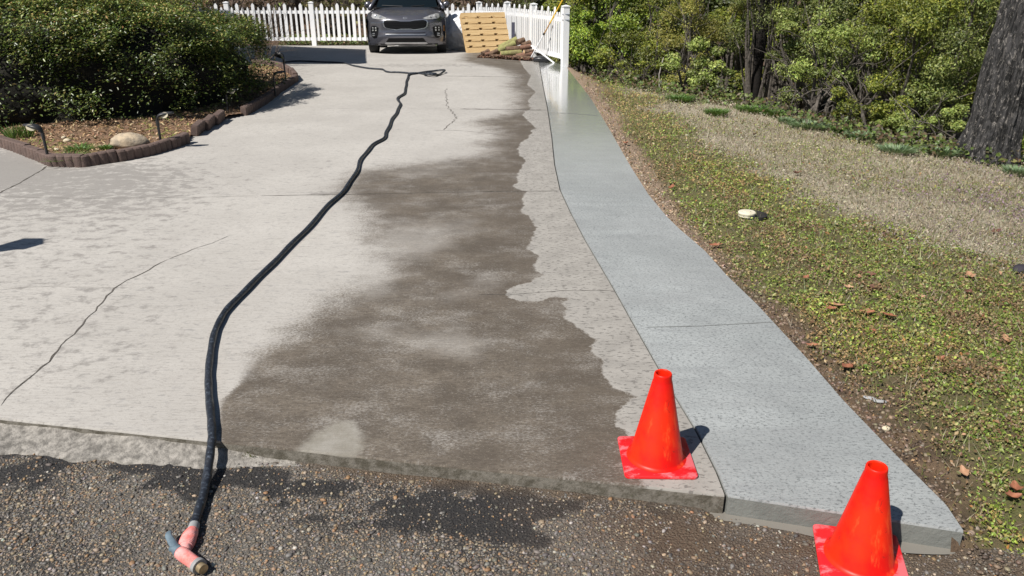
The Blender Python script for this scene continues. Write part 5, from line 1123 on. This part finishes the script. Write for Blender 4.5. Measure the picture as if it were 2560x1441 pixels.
# far mass of the wood
N = 90000; a = RNG.uniform(-.75, .95, N); rr5 = RNG.uniform(24, 38, N)+8*ss(-.0, -.2, a); xv, yv = rr5*np.sin(a), rr5*np.cos(a)+2.0*0; zt = np.where(a > .03, -3.4, -.6)
zv = zt+RNG.random(N)**.9*(11+3.0*fbm(xv*.35, yv*.1, 0, 121)); k = (fbm(xv*.8, zv*.8, yv*.3, 122) > .40) & ((a > .06) | (rr5 > 30)); xv, yv, zv, a = xv[k], yv[k], zv[k], a[k]; n = len(xv)
cg = palette(n, PALS['olive']+PALS['dark'], [2, 2, 3, 1, 3, 3, 2], .25); cb_ = palette(n, [(0.19, 0.14, 0.10), (0.10, 0.07, 0.05), (0.15, 0.15, 0.05), (0.28, 0.22, 0.17)], [3, 3, 1.2, 1], .25)
q = RNG.random(n) < ss(.06, -.04, a)*.85; cg[q] = cb_[q]
o = leaves('distant_woods', np.stack([xv, yv, zv], 1), np.tile([[-.2, -.8, .5]], (n, 1)), RNG.uniform(.22, .5, n), cg, m_leaf, aspect=.55); tag(o, 'far off mass of woodland foliage behind the nearer trees', 'woods', kind='stuff')
# brown leafless brush behind the back fence
BR = [(0.24, 0.17, 0.12), (0.14, 0.09, 0.065), (0.30, 0.24, 0.18), (0.12, 0.07, 0.08)]; PALS['brown'] = BR; PALS['browngreen'] = [(0.14, 0.15, 0.05), (0.2, 0.15, 0.1), (0.09, 0.07, 0.04), (0.22, 0.24, 0.08)]
for i, (px_, dd_, w_, h_, pal_, lb) in enumerate([(430, 26.5, 3.4, 2.6, 'brown', 'brown brush behind the fence, nearest the hedge'), (560, 26, 3.2, 2.3, 'brown', 'brown leafless brush behind the fence between hedge and first clear post'), (700, 26.6, 3.2, 2.5, 'brown', 'brown leafless brush behind the fence left of the post nearest the car'), (830, 25.8, 2.6, 2.2, 'browngreen', 'mixed brown and green brush behind the fence just left of the car'), (960, 26.2, 3, 2.5, 'browngreen', 'brush hidden behind the car and fence'), (1110, 26, 2.8, 2.3, 'brown', 'brown brush behind the fence just right of the car'), (1190, 27, 2.6, 2.6, 'brown', 'brown brush behind the fence corner'), (1270, 24.5, 2.2, 2.5, 'browngreen', 'brush behind the side fence at its second post'), (1350, 22, 1.9, 2.6, 'dark', 'dark green brush behind the side fence near its end')]):
    B('brush', lb, 'brush', px_, 0, dd_, w_, h_, 3400, pal_, .085, 0, 34, tr0=.03, lo=.02, asp=.35, stems=8, group='brush behind the white fence')
for i, (px_, dd_, lb) in enumerate([(640, 27.5, 'brown tree trunk behind the fence near the hedge end'), (742, 29, 'dark tree trunk behind the fence left of the clear post'), (873, 27, 'dark tree trunk behind the fence just left of the car'), (1105, 28, 'tree trunk behind the fence right of the car mirror'), (1225, 27, 'tree trunk behind the fence corner post')]):
    x = atD(px_, dd_, 0); z = float(terrain(x, dd_)); t = thing('tree', lb, 'tree', (x, dd_, z), 0, 'trees behind the white fence'); b = MB(); r_ = .14+.03*(i % 3)
    b.tube([(0, 0, -.3), (.02, 0, 2), (-.05, 0, 4.5), (.1, 0, 7.5)], [r_*1.2, r_, r_*.8, r_*.4], 12); b.build('trunk', m_trk, t, smooth=True); b = MB()
    for j in range(12): a = j*2.4; z0 = 3.2+.35*j; b.tube([(0, 0, z0), (math.cos(a)*.8, math.sin(a)*.8, z0+.6), (math.cos(a)*1.7, math.sin(a)*1.7, z0+1.0)], [r_*.35, r_*.2, r_*.07], 5)
    b.build('limbs', m_trk, t)
xv = RNG.uniform(-7, 0, 6000); yv = RNG.uniform(23.95, 25.2, 6000); o = leaves('verge_plants', np.stack([xv, yv, terrain(xv, yv)+RNG.random(6000)**1.5*.22], 1), np.tile([[0, -.5, .8]], (6000, 1)), RNG.uniform(.04, .1, 6000), palette(6000, [(0.16, 0.24, 0.05), (0.09, 0.14, 0.03), (0.24, 0.18, 0.08), (0.12, 0.07, 0.05)], [3, 3, 2, 2], .2), m_leaf, aspect=.5); tag(o, 'green weeds and dead leaves along the foot of the back fence', 'weeds', kind='stuff')
# ------------------------------------------------------------------ carport and lantern added unseen at the left to cast the two shadows
m_wht = mat('painted_trim', (0.7, 0.7, 0.68), (0.62, 0.62, 0.6), 4, .6); m_roof = mat('shingles', (0.10, 0.095, 0.09), (0.06, 0.058, 0.055), 30, .95, bump=.5)
cp = thing('shadow_roof', 'unseen flat roof on white posts, added to cast the shadow on the drive', 'shadow_roof', (-8, 15, 0)); HZ = 3.2; off = Vector((SUN_AZ.x, SUN_AZ.y, 0))*(-HZ/math.tan(SUN_EL))
pts2 = [G(916, 159), G(906, 124.5), G(780, 120), G(640, 114), ]; pl = [Vector((p.x, p.y, 0))-off for p in pts2]; pl += [Vector((-14, pl[-1].y+.6, 0)), Vector((-14, pl[0].y-.3, 0)), Vector((-8.5, pl[0].y-.05, 0))]
b = MB(); b.prism([(p.x+8, p.y-15) for p in pl], HZ-.22, HZ); b.build('roof', m_roof, cp)
for x, y in ((-7.2, 15.2), (-7.6, 17.6), (-13.5, 15.2), (-13.5, 19)):
    b = MB(); b.box((x+8, y-15, (HZ-.22)/2), (.12, .12, HZ-.22)); b.build('post', m_wht, cp)
lt = thing('shadow_post', 'unseen black post with a head, added to cast a shadow at far left', 'shadow_caster', (0, 0, 0)); HLn = 1.9
tp_ = G(122, 598); base = Vector((tp_.x, tp_.y, 0))+Vector((SUN_AZ.x, SUN_AZ.y, 0))*(HLn/math.tan(SUN_EL)); lt.location = base
b = MB(); b.tube([(0, 0, 0), (0, 0, HLn-.42)], .035, 12); b.build('post', m_blk, lt, ang=40)
b = MB(); b.lathe([(.03, HLn-.44), (.075, HLn-.40), (.11, HLn-.2), (.135, HLn-.185), (.04, HLn-.10), (.012, HLn-.08), (.010, HLn-.02), (.002, HLn)], 6); b.build('caster_head', m_blk, lt)
# ------------------------------------------------------------------ car
CY = 18.75; cz_ = float(slab(-1.6, CY)); Zc_ = CY*math.cos(PITCH)+(CAMH-cz_-.5)*math.sin(PITCH)
car = thing('parked_car', 'grey compact SUV with black grille parked nose out at the end of the driveway', 'car', ((1014-1280)/F*Zc_, CY, cz_)); car.rotation_euler = (R(-2.2), 0, R(4.5))
npn = NT('car_paint'); npn.set(base=npn.mix(npn.mr(npn.noise(300, 2), .4, .6, 0, .3), (0.125, 0.125, 0.145), (0.185, 0.183, 0.205)), rough=.26, metal=.6, coat=.8, coatr=.06); m_paint = npn.m
m_gloss = mat('gloss_black', (0.004, 0.004, 0.005), None, 9, .45, spec=.25); m_trim = mat('black_trim', (0.018, 0.018, 0.019), None, 20, .6)
ngl = NT('car_glass'); ngl.set(base=(0.006, 0.010, 0.012), rough=.05, spec=.35); m_glass = ngl.m
m_chr = mat('satin_chrome', (0.62, 0.62, 0.63), (0.55, 0.55, 0.57), 9, .25, metal=.85); m_lampg = mat('lamp_glass', (0.5, 0.5, 0.5), (0.3, 0.3, 0.29), 9, .12, metal=.3); m_lampw = mat('lamp_reflector', (0.8, 0.82, 0.85), None, 9, .1, metal=.7)
m_amber = mat('amber_lens', (0.45, 0.2, 0.06), None, 9, .3); m_tyre = mat('tyre_rubber', (0.022, 0.022, 0.023), (0.03, 0.03, 0.03), 30, .85); m_rim = mat('alloy', (0.38, 0.38, 0.39), (0.3, 0.3, 0.31), 9, .3, metal=.8)
m_plate = mat('silver_skid', (0.55, 0.55, 0.56), (0.45, 0.45, 0.46), 9, .35, metal=.4)
CW = .93
def yf(x, z):
    q = abs(x)/CW; y = .42*q**4.2+.06*q*q
    y += .18*max(0, (z-.70)/.22)**2 + .10*max(0, (.34-z)/.18)**2 - .03*math.exp(-((z-.40)/.08)**2)
    return y
def hood(x, v):                                # v 0 at nose, 1 at windscreen foot
    q = x/CW; y0 = yf(x, .86); z0 = .855-.06*q**4
    y = y0+(1.10-.12*abs(q)**2+.0-y0)*v; zc2 = 1.05-.14*q**4
    z = z0+(zc2-z0)*(1-(1-v)**1.7)+.018*math.exp(-((abs(q)-.55)/.07)**2)*math.sin(math.pi*min(1, v*1.2))*1.0
    return (x, y, z)
b = MB()
b.grid(lambda u, v: ((u*2-1)*CW, yf((u*2-1)*CW, .20+v*.66), .20+v*.66-(.06*abs(u*2-1)**4)*v), 61, 30)
b.grid(lambda u, v: hood((u*2-1)*CW, v), 61, 16)
LEN = 4.4; WH = [(.86, .36), (3.52, .36)]
def zb(y):
    z = .27
    for yc, r_ in WH:
        d = (r_+.035)**2-(y-yc)**2
        if d > 0: z = max(z, .34+math.sqrt(d))
    return z
def beltz(y): return np.interp(y, [.4, 1.1, 2.5, 4.0, 4.4], [.795, .925, 1.02, 1.08, 1.0])
def wid(y, z):
    w2 = np.interp(y, [.35, .8, 1.4, 3.2, 4.0, 4.4], [.925, .945, .93, .94, .92, .84]); return w2-.03*((z-.62)/.35)**2
for s_ in (-1, 1):
    ys = [.34+i*(LEN-.34)/120 for i in range(121)]
    def sidefn(u, v): 
        y = .36+u*(LEN-.36); z0 = zb(y); z1 = beltz(y); z = z0+(z1-z0)*v; return (s_*wid(y, z), y, z)
    b.grid(sidefn, 120, 10)
    # shoulder from hood edge to the side
    b.grid(lambda u, v: (s_*(CW*(1-v)+v*wid(.36+u*.8, beltz(.36+u*.8))), .42+u*.70, (hood(CW, u)[2])*(1-v)+v*beltz(.36+u*.8)), 12, 3)
b.grid(lambda u, v: ((u*2-1)*.86*(1-.08*v), LEN+.05-.35*max(0, v-.5), .28+v*1.0), 20, 12)
b.grid(lambda u, v: ((u*2-1)*.92, 1.06+v*3.3, 1.0+.02*v), 8, 8)
b.build('body', m_paint, car, smooth=True, ang=50)
bmb = bpy.data.objects[-1] if False else None
RZc = 1.60
b = MB()
def gh(y, t):                                # greenhouse half-width and height
    return 0
def wsf(u, v): x = (u*2-1)*(.75-.14*v); return (x, 1.02+v*.78+.10*(u*2-1)**2*(1), 1.035+v*(RZc-1.06)-.02*(u*2-1)**2)
b.grid(wsf, 25, 12); b.build('windscreen', m_glass, car, smooth=True)
b = MB(); b.grid(lambda u, v: ((u*2-1)*(.62+.0*v), 1.80+v*2.2, RZc-.03*(u*2-1)**4-.10*max(0, v-.5)**2*2), 25, 16); b.build('roof', m_paint, car, smooth=True)
b = MB()
for s_ in (-1, 1): b.grid(lambda u, v: (s_*(.90-.27*v), 1.35+.42*v+u*(2.75-.55*v), 1.0+v*(RZc-1.04)+.03*u), 16, 8)
b.build('side_windows', m_glass, car, smooth=True)
b = MB(); b.grid(lambda u, v: ((u*2-1)*(.76-.14*v), 4.28-v*.32, 1.08+v*(RZc-1.16)), 12, 8); b.build('rear_window', m_glass, car, smooth=True)
b = MB()
for s_ in (-1, 1): b.tube([(s_*.90, 1.02, 1.0), (s_*.79, 1.28, 1.18), (s_*.64, 1.86, RZc-.03), (s_*.62, 3.0, RZc-.0), (s_*.62, 3.95, RZc-.09), (s_*.80, 4.30, 1.08)], [.045, .042, .042, .035, .05, .07], 8)
b.build('pillars', m_paint, car, smooth=True)
b = MB(); b.grid(lambda u, v: ((u*2-1)*.84, 1.00+v*.10+.10*(u*2-1)**2, 1.035+.01*v), 20, 3); b.build('cowl', m_trim, car)
def patch(outline, m, name, off=.006, parent=car, th=.0, rings=5):
    cx = sum(p[0] for p in outline)/len(outline); cz = sum(p[1] for p in outline)/len(outline); O = []
    for i in range(len(outline)):
        a, c_ = outline[i], outline[(i+1) % len(outline)]
        for j in range(4): O.append((a[0]+(c_[0]-a[0])*j/4, a[1]+(c_[1]-a[1])*j/4))
    n = len(O); b = MB(); vs = [(cx, yf(cx, cz)-off, cz)]
    for r_ in range(1, rings+1):
        for x, z in O: X_ = cx+(x-cx)*r_/rings; Z_ = cz+(z-cz)*r_/rings; vs.append((X_, yf(X_, Z_)-off, Z_))
    for x, z in O: vs.append((x, yf(x, z)+.02, z))
    fs = [(0, 1+i, 1+(i+1) % n) for i in range(n)]
    for r_ in range(rings): fs += [(1+r_*n+i, 1+r_*n+(i+1) % n, 1+(r_+1)*n+(i+1) % n, 1+(r_+1)*n+i) for i in range(n)]
    b.add(vs, fs); return b.build(name, m, parent, ang=40)
mir = lambda O: [(-x, z) for x, z in O][::-1]
GO = [(-.50, .70), (-.485, .745), (-.42, .765), (-.2, .752), (-.11, .735), (.11, .735), (.2, .752), (.42, .765), (.485, .745), (.50, .70), (.48, .62), (.42, .585), (.20, .555), (.12, .572), (-.12, .572), (-.20, .555), (-.42, .585), (-.48, .62)]
sc_ = lambda O, k_, cx=0, cz=0: [((x-cx)*k_+cx, (z-cz)*(1+(k_-1)*3)+cz) for x, z in O]
gf = patch(sc_(GO, 1.05, 0, .66), m_chr, 'grille_frame', .006); gr_ = patch(GO, m_gloss, 'grille', .010)
b = MB()
for r_ in range(5):
    for i in range(-11, 12):
        x = i*.04+(r_ % 2)*.02; z = .595+r_*.034
        if abs(x) < .45 and z < .74: y = yf(x, z)-.013; b.box((x, y, z), (.016, .006, .010))
b.build('grille_mesh', mat('grille_stud', (0.02, 0.02, 0.022), None, 9, .35), gr_)
for s_ in (-1, 1):
    f = (lambda O: O) if s_ > 0 else mir
    O = f([(.40, .80), (.50, .775), (.64, .78), (.76, .80), (.80, .84), (.78, .90), (.70, .905), (.58, .87)])
    hl = patch(O, m_lampg, 'headlight', .010)
    for x_, z_, r_ in ((.68, .845, .036), (.57, .825, .032)):
        b = MB(); M_ = Matrix.Translation((s_*x_, yf(x_, z_)-.016, z_)) @ Matrix.Rotation(R(90), 4, 'X'); b.lathe([(r_, -.012), (r_*.9, .006), (r_*.5, .012), (.001, .014)], 16, M_); b.build('projector', m_lampw if s_ < 0 else m_lampg, hl, smooth=True)
    O = f([(.63, .60), (.70, .635), (.78, .635), (.825, .60), (.83, .50), (.80, .39), (.745, .355), (.68, .375), (.65, .45)])
    fl_ = patch(O, m_gloss, 'fog_light_housing', .008)
    for x_ in (.695, .765):
        for z_ in (.59, .535):
            b = MB(); b.box((s_*x_, yf(x_, z_)-.013, z_), (.036, .012, .034), ch=.004); b.build('fog_light', m_lampw if s_ < 0 else m_lampg, fl_)
    for z_ in (.465, .425):
        b = MB(); x_ = .735; b.box((s_*x_, yf(x_, z_)-.012, z_), (.10, .01, .018), Matrix.Rotation(s_*R(6), 4, 'Y'), .003); b.build('chrome_bar', m_chr, fl_)
    b = MB(); b.box((s_*.885, yf(.885, .57)-.004, .57), (.03, .012, .13), Matrix.Rotation(s_*R(35), 4, 'Z')); b.build('side_reflector', m_amber if s_ > 0 else m_trim, car)
patch([(-.47, .462), (.47, .462), (.45, .488), (-.45, .488)], m_gloss, 'upper_intake', .004)
patch([(-.46, .44), (.46, .44), (.47, .462), (-.47, .462)], m_chr, 'chrome_strip', .016)
patch([(-.47, .275), (.47, .275), (.40, .365), (-.40, .365)], m_gloss, 'lower_intake', .008)
patch([(-.50, .235), (-.44, .222), (-.40, .235), (-.2, .228), (0, .235), (.2, .228), (.40, .235), (.44, .222), (.50, .235), (.47, .270), (-.47, .270)], m_plate, 'skid_plate', .022)
patch([(-.90, .20), (.90, .20), (.88, .235), (.60, .235), (-.60, .235), (-.88, .235)], m_trim, 'bumper_lip', .010)
b = MB(); b.box((0, .9, .30), (1.6, 1.1, .12)); b.box((0, 2.4, .30), (1.7, 3.2, .14)); b.build('underbody', m_trim, car)
# emblem: oval ring with three letters
yb3 = yf(0, .80)-.004; b = MB(); zc3 = .805; tl = R(-22)
def em(x, z): return (x, yf(x, zc3+z)-.006, zc3+z)
ring = [(em(.052*math.cos(i*math.pi/12), .026*math.sin(i*math.pi/12)), em(.046*math.cos(i*math.pi/12), .020*math.sin(i*math.pi/12))) for i in range(24)]
b.add([p for r_ in ring for p in r_], [(2*i, 2*((i+1) % 24), 2*((i+1) % 24)+1, 2*i+1) for i in range(24)])
def stroke(x0, z0, x1, z1, t=.0035):
    d = Vector((x1-x0, z1-z0)).normalized()*t; nx, nz = -d.y, d.x; b.add([em(x0+nx, z0+nz), em(x1+nx, z1+nz), em(x1-nx, z1-nz), em(x0-nx, z0-nz)], [(0, 1, 2, 3)])
for q in [(-.034, -.012, -.034, .012), (-.032, 0, -.018, .012), (-.032, 0, -.016, -.012), (-.005, -.012, -.005, .012), (.007, -.012, .018, .012), (.018, .012, .029, -.012)]: stroke(*q)
o = b.build('emblem', m_chr, car); sol = o.modifiers.new('t', 'SOLIDIFY'); sol.thickness = .004
def wheel(x, y, s_):
    w = bpy.data.objects.new('wheel', None); link(w, car); w.location = (x, y, .345); w.rotation_euler = (0, R(90)*s_, 0)
    b = MB(); b.lathe([(.235, .10), (.30, .115), (.335, .105), (.345, .07), (.346, 0), (.345, -.07), (.335, -.105), (.30, -.115), (.235, -.10)], 40, cap=False); b.build('tyre', m_tyre, w, ang=40)
    b = MB(); b.lathe([(.238, .10), (.225, .09), (.215, .02), (.215, -.09)], 36, cap=False); b.lathe([(.045, .085), (.04, .095), (.001, .097)], 16)
    for i in range(5):
        for dl in (-.13, .13):
            a = i*2*math.pi/5+dl; a2 = i*2*math.pi/5+dl*.35; b.tube([(math.cos(a2)*.04, math.sin(a2)*.04, .075), (math.cos(a)*.225, math.sin(a)*.225, .085)], [.018, .014], 6)
    b.build('rim', m_rim, w, ang=40)
    b = MB(); b.lathe([(.15, .02), (.15, .0), (.001, .0)], 20); b.lathe([(.235, -.02), (.001, -.03)], 20, cap=False); b.build('brake_disc', m_trim, w)
for yc, _ in WH:
    for s_ in (-1, 1): wheel(s_*.815, yc, s_)
for s_ in (-1, 1):
    b = MB(); bm = bmesh.new(); bmesh.ops.create_icosphere(bm, subdivisions=3, radius=1)
    vs = [Vector((s_*.955+v.co.x*.10, 1.42+v.co.y*.075, 1.10+v.co.z*.085)) for v in bm.verts]; fs = [[v.index for v in f.verts] for f in bm.faces]; bm.free(); b.add(vs, fs); mi_ = b.build('mirror', m_paint, car, smooth=True)
    b = MB(); b.box((s_*.89, 1.44, 1.03), (.12, .05, .035), Matrix.Rotation(s_*R(-12), 4, 'Y')); b.build('mirror_arm', m_trim, mi_)
    b = MB(); b.tube([(s_*.1, 1.03, 1.062), (s_*.1+(.32 if s_ > 0 else -.5), 1.12, 1.085)], .009, 6); b.build('wiper', m_trim, car)
b = MB(); b.box((0, 1.6, 1.02), (1.4, .5, .06)); b.tube([(.22, 1.75, 1.12), (.30, 1.72, 1.22), (.42, 1.72, 1.22), (.5, 1.75, 1.12)], .014, 8); b.build('dashboard', m_trim, car)
# grass over the seam of the frame: nothing further
print('objects', len(bpy.data.objects), 'polys', sum(len(m.polygons) for m in bpy.data.meshes))
